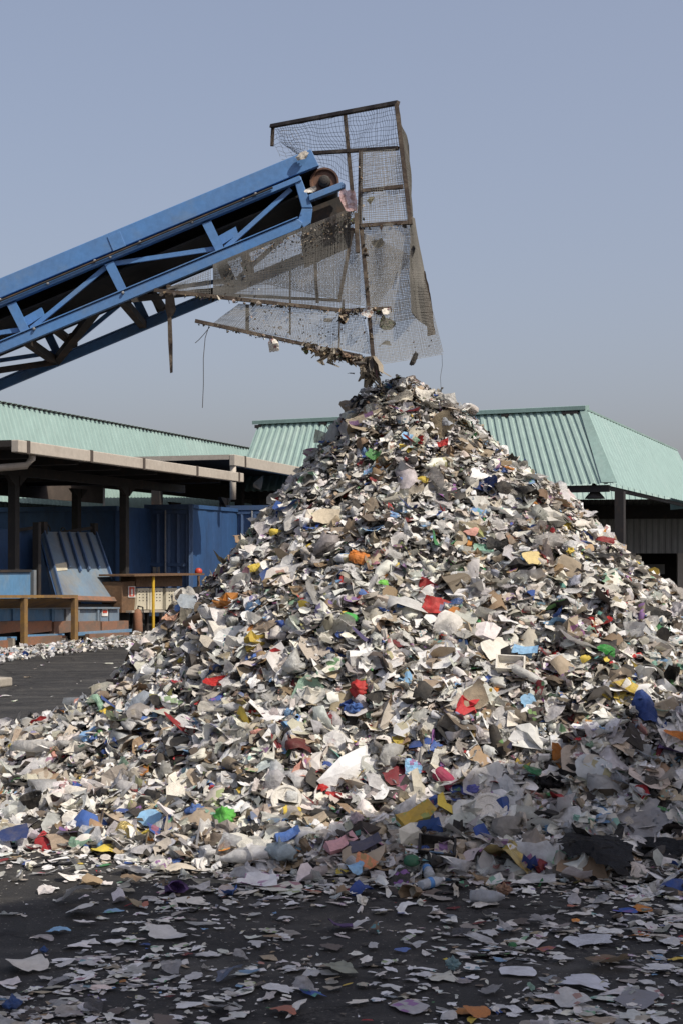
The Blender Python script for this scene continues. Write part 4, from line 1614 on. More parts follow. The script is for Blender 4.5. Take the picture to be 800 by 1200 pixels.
# belt: carrying run and return run
mb = MB()
mb.prism([X(*line(UL, 338), Y0 + 0.06), X(372, 191, Y0 + 0.06), X(372, 194, Y0 + 0.06), X(*line(UL, 341), Y0 + 0.06)], (0, Y1 - Y0 - 0.12, 0))
mb.prism([X(*line(UL, 370.5), Y0 + 0.09), X(*line(368, 370.5), Y0 + 0.09), X(*line(368, 373), Y0 + 0.09), X(*line(UL, 373), Y0 + 0.09)], (0, Y1 - Y0 - 0.18, 0))
mb.build('belt', M['belt'], cv_)
mb = MB()
mb.prism([X(354, 262, Y0 + 0.12), X(366, 238, Y0 + 0.12), X(404, 223, Y0 + 0.12), X(411, 249, Y0 + 0.12), X(352, 276, Y0 + 0.12)], (0, Y1 - Y0 - 0.2, 0))
mb.build('dark_filler', M['dark_steel'], cv_)  # added dark box, stands in for the dark truss end below the drum
# head drum with rim and hub
dc = X(380, 209, Y0 + 0.10)
mb = MB()
mb.lathe([(0.105, 0.04), (0.105, Y1 - Y0 - 0.24)], dc, axis='Y', n=28)
mb.build('head_drum', M['belt'], cv_)
mb = MB()
mb.lathe([(0.085, 0.05), (0.112, 0.05), (0.112, 0.0), (0.098, 0.0), (0.085, 0.02)], dc, axis='Y', n=28)
dr = mb.build('drum_rim', M['drum'], cv_)
mb = MB()
mb.lathe([(0.084, 0.045), (0.084, 0.03), (0.05, 0.028), (0.045, -0.03), (0.03, -0.04), (0.03, -0.06), (0.012, -0.065)], dc, axis='Y', n=16)
mb.build('hub', M['dark_steel'], dr)
# under-bracing between the two lower chords
for k in range(-10, 3):
    u = 27 + 114.3 * k
    a = line(u, 408)
    mb = MB()
    mb.bar(X(a[0], a[1], Y0 + 0.05), X(a[0], a[1], Y1 - 0.05), 0.06, 0.06)
    mb.build('cross_tie', M['dark_steel'], cv_)
    if k < 2:
        b = line(u + 114.3, 408)
        mb = MB()
        if k % 2 == 0:
            mb.bar(X(a[0], a[1] + 1, Y1 - 0.06), X(b[0] - 30, b[1] + 13, Y0 + 0.06), 0.07, 0.05)
        else:
            mb.bar(X(a[0], a[1] + 1, Y0 + 0.06), X(b[0], b[1] + 1, Y1 - 0.06), 0.07, 0.05)
        mb.build('under_brace', M['dark_steel'], cv_)
    c = line(u + 26, 398)
    mb = MB()
    mb.lathe([(0.022, 0.0), (0.038, 0.02), (0.038, Y1 - Y0 - 0.26), (0.022, Y1 - Y0 - 0.24)], X(c[0], c[1], Y0 + 0.12), axis='Y', n=10)
    ro = mb.build('return_roller', M['dark_steel'], cv_, smooth=False)
    mb = MB()
    mb.bar(X(c[0] - 6, c[1] - 10, Y1 - 0.2), X(c[0] + 1, c[1] + 6, Y1 - 0.2), 0.05, 0.08)
    mb.build('roller_hanger', M['dark_steel'], ro)
# hanging strap
mb = MB()
yh = 11.0
mb.prism([P(194, 340, yh), P(203, 340, yh), P(206, 362, yh), P(202.5, 370, yh), P(196, 370, yh), P(194, 361, yh)], (0, 0.03, 0))
mb.prism([P(196.6, 369, yh - 0.004), P(201, 369, yh - 0.004), P(202.3, 400, yh - 0.004), P(202.4, 436, yh - 0.004), P(199.6, 437, yh - 0.004), P(197.3, 400, yh - 0.004)], (0, 0.02, 0))
mb.bar(P(198, 334, yh), P(198, 342, yh), 0.03, 0.03)
mb.build('hanging_strap', M['rust_bar'], cv_)
# trestle legs outside the frame on the left
for u in (-330, -760):
    a = line(u, 413)
    for ya in (Y0, Y1):
        t_ = X(a[0], a[1], ya)
        mb = MB()
        mb.bar(t_, Vector((t_.x, ya + (0.25 if ya == Y1 else -0.25), 0)), 0.12, 0.12)
        mb.build('trestle_leg', M['blue_paint'], cv_)

# ------------------------------------------------------------------ chute cage
YN, YF = 10.72, 12.28
cg = thing('chute_cage', 'rusty angle iron cage with torn wire mesh around the conveyor head', 'cage', tuple(P(436, 420, YN)))


def cbar(a, b, ya, yb, w=0.03, m='rust_bar', name='frame_bar', seg=1):
    mb = MB()
    A_, B_ = P(a[0], a[1], ya), P(b[0], b[1], yb)
    mb.bar(A_, B_, w, w, (0, 1, 0))
    return mb.build(name, M[m], cg)


cbar((318, 148), (466, 120.5), YF, YN)              # top bar
cbar((320, 150), (319, 171), YF, YF)                # its dropped end
cbar((404, 134), (412.5, 226), 11.4, 11.4, 0.032)
cbar((464, 122), (480.5, 263), YN, YN, 0.032)       # right post
cbar((366, 179.5), (466, 173.5), 11.3, YN, 0.026)
cbar((422.5, 177), (421, 268), YN + .04, YN + .04, 0.034)
cbar((423, 268), (438, 432), YN, YN, 0.03)
cbar((424, 223.5), (472, 218.5), YN, YN, 0.026)
cbar((423, 264.5), (479, 260.5), YN, YN, 0.028)
cbar((413, 268), (397, 354), YF, YF, 0.03)
cbar((417, 250), (419, 296), YN - .04, YN - .04, 0.032)
cbar((181, 340), (402, 364), YN, YN, 0.026, name='lower_bar')
cbar((402, 364), (458, 361), YN, YN, 0.024, name='lower_bar')
cbar((229, 376), (424, 418), YN, YN, 0.026, name='lower_bar')
cbar((290, 357), (290, 388), YF, YF, 0.03)
cbar((340, 308), (340, 392), YF, YF, 0.016)
cbar((369, 306), (372, 355), YF, YF, 0.028)
cbar((398, 364), (397, 412), YF, YF, 0.014)
cbar((190, 342), (400, 352), YF, YF, 0.022, 'dark_steel')
cbar((402, 362), (402, 352), YN, YF, 0.022, 'dark_steel')


def mesh_sheet(name, quad, spacing, radius, mat_, seed, sag=0.03, holes=0.0, rag=0.0):
    """wire mesh between four pixel corners (u, v, depth): top-left, top-right, bottom-right, bottom-left"""
    rg = np.random.default_rng(seed)
    c = [P(*q) for q in quad]
    W = max((c[1] - c[0]).length, (c[2] - c[3]).length)
    H = max((c[3] - c[0]).length, (c[2] - c[1]).length)
    nu, nv = max(2, int(W / spacing)), max(2, int(H / spacing))
    nrm = (c[1] - c[0]).cross(c[3] - c[0]).normalized()

    def pt(a, b):
        p_ = c[0].lerp(c[1], a).lerp(c[3].lerp(c[2], a), b)
        wob = sag * (math.sin(a * 5 + seed) * math.sin(b * 4 + seed * 2) + 0.5 * math.sin(a * 11 + b * 7 + seed))
        return p_ + nrm * wob * (4 * a * (1 - a) + 4 * b * (1 - b)) * 0.5
    verts, faces = [], []

    def wire(ps):
        n = len(ps)
        b0 = len(verts)
        for i, p_ in enumerate(ps):
            d = (ps[min(i + 1, n - 1)] - ps[max(i - 1, 0)]).normalized()
            s1 = d.cross(nrm).normalized() * radius
            n1 = nrm * radius
            verts.extend([p_ + s1, p_ - s1 * 0.5 + n1 * 0.87, p_ - s1 * 0.5 - n1 * 0.87])
        for i in range(n - 1):
            for k in range(3):
                a, b = b0 + i * 3 + k, b0 + i * 3 + (k + 1) % 3
                faces.append((a, b, b + 3, a + 3))
    NS = 14
    for i in range(nu + 1):
        a = i / nu
        j0 = rg.normal() * 0.12 / nu
        e1 = 1.0 - (abs(rg.normal()) * rag)
        wire([pt(min(max(a + j0 + 0.1 / nu * math.sin(k * 1.7 + i), 0), 1), e1 * k / NS) for k in range(NS + 1)])
    for i in range(nv + 1):
        b = i / nv
        j0 = rg.normal() * 0.12 / nv
        e1 = 1.0 - (abs(rg.normal()) * rag * 0.5)
        wire([pt(e1 * k / NS, min(max(b + j0 + 0.1 / nv * math.sin(k * 1.3 + i), 0), 1)) for k in range(NS + 1)])
    mb = MB()
    mb.v = verts
    mb.f = faces
    return mb.build(name, M[mat_], cg)


mesh_sheet('wire_mesh', [(320, 150, YF), (404, 134, 11.4), (411, 215, 11.4), (344, 178, YF)], 0.043, 0.0017, 'mesh_dark', 1, 0.05, rag=0.03)
mesh_sheet('wire_mesh', [(317, 160, YF), (345, 150, YF), (366, 185, YF), (330, 187, YF)], 0.045, 0.0017, 'mesh_dark', 12, 0.06, rag=0.1)
mesh_sheet('wire_mesh', [(404, 134, 11.4), (464, 122, YN), (468, 174, YN), (408, 178, 11.4)], 0.034, 0.0017, 'mesh_dark', 2, 0.03)
mesh_sheet('wire_mesh', [(408, 179, YF), (468, 160, YF), (478, 235, YF), (414, 250, YF)], 0.036, 0.0017, 'mesh_dark', 22, 0.03)
mesh_sheet('wire_mesh', [(422, 178, YN), (468, 174, YN), (480, 262, YN), (422, 265, YN)], 0.0165, 0.0017, 'mesh_wire', 3, 0.02)
mesh_sheet('wire_mesh', [(424, 180, YF), (466, 176, YF), (480, 262, YF), (422, 265, YF)], 0.0185, 0.0017, 'mesh_wire', 33, 0.02)
# big lower sheets, near and far side
mesh_sheet('wire_mesh', [(250, 310, YN), (420, 240, YN), (422, 363, YN), (250, 347, YN)], 0.0118, 0.0020, 'mesh_grey', 4, 0.03)
mesh_sheet('wire_mesh', [(196, 338, YN), (247, 316, YN), (247, 345, YN), (200, 341, YN)], 0.0135, 0.0018, 'mesh_grey', 14, 0.01)
mesh_sheet('wire_mesh', [(422, 264, YN), (481, 262, YN), (519, 415, YN + .3), (438, 428, YN)], 0.0118, 0.0019, 'mesh_wire', 5, 0.04, rag=0.01)
mesh_sheet('wire_mesh', [(300, 330, YF), (413, 268, YF), (482, 300, YF), (440, 362, YF)], 0.0155, 0.0018, 'mesh_grey', 6, 0.03)
mesh_sheet('wire_mesh', [(280, 356, YN), (424, 364, YN), (436, 416, YN), (250, 379, YN)], 0.0125, 0.0018, 'mesh_wire', 7, 0.02)
mesh_sheet('wire_mesh', [(424, 268, YF), (484, 264, YF), (498, 372, YF), (430, 382, YF)], 0.0155, 0.0018, 'mesh_wire', 8, 0.03)
# right hand flap, seen almost edge on
mesh_sheet('mesh_flap', [(465, 124, YN), (478, 170, 11.6), (483, 253, 11.6), (480, 250, YN)], 0.016, 0.0045, 'mesh_wire', 9, 0.02)
mesh_sheet('mesh_flap', [(479, 250, YN), (485, 256, 11.6), (509, 392, 11.4), (482, 366, YN)], 0.015, 0.0048, 'mesh_wire', 10, 0.02)
mesh_sheet('mesh_flap', [(497, 318, 11.0), (503, 345, 11.4), (509, 392, 11.4), (501, 394, 11.0)], 0.014, 0.006, 'rust_bar', 11, 0.01)
# dust and shreds caught on the bars
cpos, csz = [], []
for (a, b, n, lo) in (((190, 340), (402, 364), 110, 0.02), ((402, 364), (458, 361), 110, 0.024), ((232, 377), (424, 418), 190, 0.011), ((355, 402), (424, 420), 170, 0.04), ((424, 264), (479, 261), 26, 0.018), ((421, 180), (436, 420), 60, 0.02), ((400, 362), (404, 366), 20, 0.05), ((426, 223), (470, 219), 16, 0.015), ((412, 226), (414, 268), 18, 0.03)):
    for i in range(n):
        t_ = rnd.random()
        q = P(a[0] + (b[0] - a[0]) * t_ + rnd.uniform(-1, 1), a[1] + (b[1] - a[1]) * t_ + rnd.uniform(-1.5, 2.5) * (1 + lo * 25), YN + rnd.uniform(-0.05, 0.05))
        cpos.append(q)
        csz.append(lo * rnd.uniform(0.7, 1.9))
for i in range(260):            # specks stuck in the mesh
    q = P(rnd.uniform(285, 435), 0, YN)
    u_ = 400 + q.x / YN * F
    v_ = rnd.uniform(362 + 0.02 * (u_ - 285), 388 + (u_ - 285) * 0.2)
    cpos.append(P(u_, v_, YN + rnd.uniform(-.02, .02)))
    csz.append(rnd.uniform(0.006, 0.02))
for i in range(130):
    u_ = rnd.uniform(250, 505)
    v_ = rnd.uniform(300, 420)
    if u_ < 425 and (v_ > 358 or v_ < 300 + (420 - u_) * 0.1) or (u_ > 425 and u_ > 470 + (v_ - 270) * 0.3):
        continue
    cpos.append(P(u_, v_, YN + rnd.uniform(-.02, .02)))
    csz.append(rnd.uniform(0.006, 0.018))
for i in range(520):
    t_ = rnd.random()
    u_ = 262 + 150 * t_ ** 0.8
    v_ = 306 - 0.40 * (u_ - 258) + abs(rnd.gauss(0, 14)) + 2
    cpos.append(P(u_, v_, YN + rnd.uniform(-.02, .02)))
    csz.append(rnd.uniform(0.006, 0.020))
cpos = np.array(cpos)
csz = np.array(csz)
wc = np.zeros(len(PAL))
for i_, w_ in ((2, 1), (4, 4), (5, 5), (6, 3), (7, 8), (8, 8), (0, 0.4)):
    wc[i_] = w_
wc /= wc.sum()
cn = RNG.normal(size=(len(cpos), 3))
cd_ = scraps(cpos - np.array([[0, 0, 0.3]]) * csz[:, None], cn, csz, RNG, TPL, colours=RNG.choice(len(PAL), len(cpos), p=wc))
cd_[0] = cd_[0] - np.array(cg.location)[None]
o = scrap_object('caught_debris', cd_, LM_STUFF)
o.parent = cg
tag(o, kind='stuff')


# ------------------------------------------------------------------ single pieces of waste


def mesh_from(name, p, f, smooth):
    me = bpy.data.meshes.new(name)
    me.from_pydata([tuple(q) for q in p], [], [tuple(int(i) for i in t_) for t_ in f])
    me.polygons.foreach_set('use_smooth', [smooth] * len(me.polygons))
    return me


def fine_sheet(rg, n=9, aspect=0.75, crease=0.2, curl=0.8, torn=0.12, folds=5, hole=False):
    """finely divided crumpled sheet with torn outline"""
    g_ = np.linspace(-1, 1, n)
    a, b = np.meshgrid(g_, g_)
    a, b = a.ravel().copy(), b.ravel().copy()
    edge = np.maximum(np.abs(a), np.abs(b)) > 0.99
    ang = np.arctan2(b, a)
    ph = rg.random(4) * 6.28
    rad = 1 + torn * (np.sin(2 * ang + ph[0]) + 0.7 * np.sin(3 * ang + ph[1]) + 0.6 * np.sin(5 * ang + ph[2]) + 0.4 * np.sin(9 * ang + ph[3]))
    # round the square a little
    rr = np.maximum(np.abs(a), np.abs(b))
    l2 = np.hypot(a, b) + 1e-6
    rnd_ = 0.35 + 0.5 * rg.random()
    sc = (1 - rnd_) + rnd_ * rr / l2
    a, b = a * sc * (1 + (rad - 1) * rr), b * sc * (1 + (rad - 1) * rr)
    a += rg.normal(size=len(a)) * 0.04 + edge * rg.normal(size=len(a)) * torn * 0.3
    b += rg.normal(size=len(a)) * 0.04 + edge * rg.normal(size=len(a)) * torn * 0.3
    b *= aspect
    z = np.zeros(len(a))
    for _ in range(folds):
        t_ = rg.random() * math.pi
        d = a * math.cos(t_) + b * math.sin(t_) - rg.normal() * 0.4
        z += rg.normal() * crease * np.abs(d)
    for s_ in (2.3, 4.5):
        z += crease * 0.45 / s_ * 2 * value_noise(a * s_ + rg.random() * 50, b * s_ + rg.random() * 50, 3)
    z += rg.normal(size=len(a)) * crease * 0.07
    t_ = rg.random() * math.pi
    ca, sa = math.cos(t_), math.sin(t_)
    x_ = a * ca + b * sa
    y_ = -a * sa + b * ca
    k_ = max(curl, 0.05) * (0.5 + 0.8 * rg.random()) * (1 if rg.random() < 0.5 else -1)
    Xc = np.sin(x_ * k_) / k_
    z = z + (1 - np.cos(x_ * k_)) / k_
    p = np.column_stack([Xc * ca - y_ * sa, Xc * sa + y_ * ca, z])
    p -= p.mean(0)
    p /= np.abs(p[:, :2]).max() * 2
    f = []
    for i in range(n - 1):
        for j in range(n - 1):
            q = i * n + j
            if (i + j) % 2:
                f += [(q, q + 1, q + n + 1), (q, q + n + 1, q + n)]
            else:
                f += [(q, q + 1, q + n), (q + 1, q + n + 1, q + n)]
    return p, np.array(f)


def fine_blob(rg, flat=0.6, lump=0.2, tie=False):
    nu, nv = 16, 10
    vs = [(0, 0, 1.25 if tie else 1)]
    ph = rg.random(6) * 6.28
    for i in range(1, nv):
        t_ = math.pi * i / nv
        for k in range(nu):
            a = 2 * math.pi * k / nu
            q = 1 + lump * (math.sin(2 * a + ph[0] + t_) * 0.7 + math.sin(5 * a + ph[1] + 3 * t_) * 0.45 + math.sin(3 * t_ + ph[2]) * 0.5 - 0.9 * abs(math.sin(3.5 * a + ph[3] - 2 * t_))) + rg.normal() * lump * 0.45
            zz = math.cos(t_)
            s_ = math.sin(t_)
            if tie and i == 1:
                s_ *= 0.35
                zz = 1.05
            vs.append((q * s_ * math.cos(a), q * s_ * math.sin(a) * 0.8, q * zz * flat))
    vs.append((0, 0, -flat))
    f = [(0, 1 + k, 1 + (k + 1) % nu) for k in range(nu)]
    for i in range(nv - 2):
        for k in range(nu):
            a, b = 1 + i * nu + k, 1 + i * nu + (k + 1) % nu
            f += [(a, a + nu, b + nu), (a, b + nu, b)]
    L = len(vs) - 1
    f += [(L, 1 + (nv - 2) * nu + (k + 1) % nu, 1 + (nv - 2) * nu + k) for k in range(nu)]
    p = np.array(vs, float)
    p /= np.abs(p[:, :2]).max() * 2
    return p, np.array(f)


def lathe_np(prof, n=18, dent=0.0, rg=None, axis_x=True):
    vs, f = [], []
    for r_, h_ in prof:
        for k in range(n):
            a = 2 * math.pi * k / n
            q = r_ * (1 + (dent * math.sin(2 * a + h_ * 9) if dent else 0))
            vs.append((h_, q * math.cos(a), q * math.sin(a)) if axis_x else (q * math.cos(a), q * math.sin(a), h_))
    for i in range(len(prof) - 1):
        for k in range(n):
            f.append((i * n + k, i * n + (k + 1) % n, (i + 1) * n + (k + 1) % n, (i + 1) * n + k))
    return np.array(vs), f


sg_ = np.random.default_rng(404)
SH = {}
SH['sheet'] = [fine_sheet(sg_, 8, 0.5 + 0.45 * sg_.random(), 0.16 + 0.12 * sg_.random(), 1.1, 0.06, 6) + (_ % 2 == 0,) for _ in range(12)]
SH['film'] = [fine_sheet(sg_, 10, 0.55 + 0.4 * sg_.random(), 0.30, 1.4, 0.08, 8) + (True,) for _ in range(9)]
SH['strip'] = [fine_sheet(sg_, 9, 0.26 + 0.1 * sg_.random(), 0.24, 1.0, 0.05) + (_ % 2 == 0,) for _ in range(5)]
SH['flat'] = [fine_sheet(sg_, 9, 0.5 + 0.4 * sg_.random(), 0.06, 0.16, 0.17) + (False,) for _ in range(12)]
SH['long'] = [fine_sheet(sg_, 11, 0.24, 0.10, 0.15, 0.05, 6) + (True,)]
SH['drape'] = [fine_sheet(sg_, 15, 0.62 + 0.1 * _, 0.10, 0.3, 0.13, 9) + (True,) for _ in range(3)]
SH['card'] = [fine_sheet(sg_, 7, 0.6 + 0.25 * sg_.random(), 0.10, 0.35, 0.05, 3) + (True,) for _ in range(4)]
SH['blob'] = [fine_blob(sg_, 0.55, 0.24) + (_ % 2 == 0,) for _ in range(4)]
SH['tied'] = [fine_blob(sg_, 0.62, 0.12, True) + (True,) for _ in range(2)]
SH['bottle'] = [lathe_np([(0.001, -0.5), (0.13, -0.5), (0.16, -0.47), (0.16, -0.3), (0.145, -0.26), (0.16, -0.22), (0.16, 0.0), (0.145, 0.04), (0.16, 0.08), (0.155, 0.2), (0.10, 0.33), (0.055, 0.4), (0.055, 0.43)], 16, 0.10) + (True,)]
SH['cap'] = [lathe_np([(0.001, 0.5), (0.066, 0.5), (0.068, 0.42), (0.06, 0.42)], 12) + (True,)]
SH['label'] = [lathe_np([(0.164, -0.2), (0.164, -0.02)], 16, 0.10) + (True,)]
SH['can'] = [lathe_np([(0.001, -0.42), (0.24, -0.42), (0.27, -0.38), (0.27, 0.38), (0.25, 0.42), (0.25, 0.36), (0.001, 0.34)], 16, 0.04) + (False,)]
SH['dome'] = [lathe_np([(0.45, -0.14), (0.5, -0.1), (0.48, 0.1), (0.38, 0.25), (0.2, 0.34), (0.001, 0.36)], 18, 0.04, None, False) + (True,)]
SH['tub'] = [lathe_np([(0.001, -0.28), (0.36, -0.28), (0.40, -0.25), (0.47, 0.26), (0.5, 0.28), (0.5, 0.3), (0.45, 0.27), (0.36, -0.22), (0.001, -0.23)], 18, 0.05, None, False) + (False,)]
SH['disc'] = [lathe_np([(0.001, 0.0), (0.10, 0.0), (0.12, 0.03), (0.36, 0.05), (0.40, 0.09), (0.48, 0.09), (0.5, 0.05), (0.5, 0.0), (0.38, 0.02), (0.10, -0.03), (0.001, -0.03)], 20, 0.02, None, False) + (False,)]


def tray():
    o_, i_, h_ = 0.5, 0.44, 0.16
    w = 0.62
    vs, f = [], []
    for s_, z_ in ((o_ * 0.86, -h_), (o_, h_), (i_, h_), (i_ * 0.86, -h_ + 0.05)):
        k_ = 1.0
        vs += [(-s_, -s_ * w, z_), (s_, -s_ * w, z_), (s_, s_ * w, z_), (-s_, s_ * w, z_)]
    f.append((3, 2, 1, 0))
    for r_ in range(3):
        for k in range(4):
            f.append((r_ * 4 + k, r_ * 4 + (k + 1) % 4, r_ * 4 + 4 + (k + 1) % 4, r_ * 4 + 4 + k))
    f.append((12, 13, 14, 15))
    return np.array(vs), f


def carton(rg):
    vs = np.array([(sx * 0.5, sy * 0.3, sz * 0.18) for sz in (-1, 1) for sy in (-1, 0, 1) for sx in (-1, 0, 1)], float)
    vs += rg.normal(size=vs.shape) * 0.035
    f = []
    for b in (0, 9):
        for i in range(2):
            for j in range(2):
                q = b + i * 3 + j
                f.append((q, q + 1, q + 4, q + 3) if b else (q, q + 3, q + 4, q + 1))
    rim = [0, 1, 2, 5, 8, 7, 6, 3]
    for i in range(8):
        a, b = rim[i], rim[(i + 1) % 8]
        f.append((a, b, b + 9, a + 9))
    # an open flap
    vs = np.vstack([vs, [(0.78, -0.25, 0.30), (0.78, 0.27, 0.33)]])
    f.append((11, 14, 17, 19, 18))
    return vs, f


SH['tray'] = [tray() + (False,)]
SH['carton'] = [carton(sg_) + (False,) for _ in range(2)]
for k_ in ('tray', 'carton'):
    pass

_cache = {}


def shape_mesh(kind, i, matk, name):
    key = (kind, i, matk)
    if key not in _cache:
        p, f, smooth = SH[kind][i]
        me = mesh_from(name, p, f, smooth)
        me.materials.append(LM_OBJ[matk])
        _cache[key] = me
    return _cache[key]


def piece(kind, i, matk, name, colour, size, loc, nrm, spin, label, cat, group=None, on_ground=False, lift=0.0, zs=1.0):
    i = i % len(SH[kind])
    me = shape_mesh(kind, i, matk, name)
    o = bpy.data.objects.new(name, me)
    COL.objects.link(o)
    n_ = Vector(nrm).normalized()
    q = n_.to_track_quat('Z', 'Y') @ Matrix.Rotation(spin, 4, 'Z').to_quaternion()
    o.rotation_mode = 'QUATERNION'
    o.rotation_quaternion = q
    o.scale = (size, size, size * zs)
    o.color = (*colour, 1)
    p = SH[kind][i][0]
    R_ = np.array(q.to_matrix()) * size
    w = (p * np.array([1, 1, zs])) @ R_.T
    if on_ground:
        o.location = (loc[0], loc[1], 0.004 + lift - w[:, 2].min())
    else:
        o.location = Vector(loc) + n_ * (0.02 + lift)
        if w[:, 2].min() + o.location.z < 0.003:
            o.location.z = 0.003 - w[:, 2].min()
    tag(o, label, cat, group)
    return o


WHITE = (0.72, 0.69, 0.62)
OFFW = (0.62, 0.575, 0.49)
CREAM = (0.60, 0.52, 0.39)
GREY = (0.42, 0.42, 0.41)
LGREY = (0.60, 0.595, 0.575)
BLACK = (0.009, 0.009, 0.010)
NAVY = (0.022, 0.04, 0.13)
BLUE = (0.05, 0.12, 0.34)
LBLUE = (0.25, 0.46, 0.68)
RED = (0.46, 0.03, 0.03)
DRED = (0.22, 0.015, 0.02)
YEL = (0.62, 0.47, 0.07)
GREEN = (0.05, 0.42, 0.07)
DGREEN = (0.03, 0.13, 0.07)
MINTC = (0.30, 0.56, 0.44)
ORANGE = (0.62, 0.20, 0.03)
PINK = (0.65, 0.36, 0.38)
TAN = (0.42, 0.29, 0.16)
BROWN = (0.16, 0.10, 0.06)
GOLD = (0.62, 0.48, 0.18)

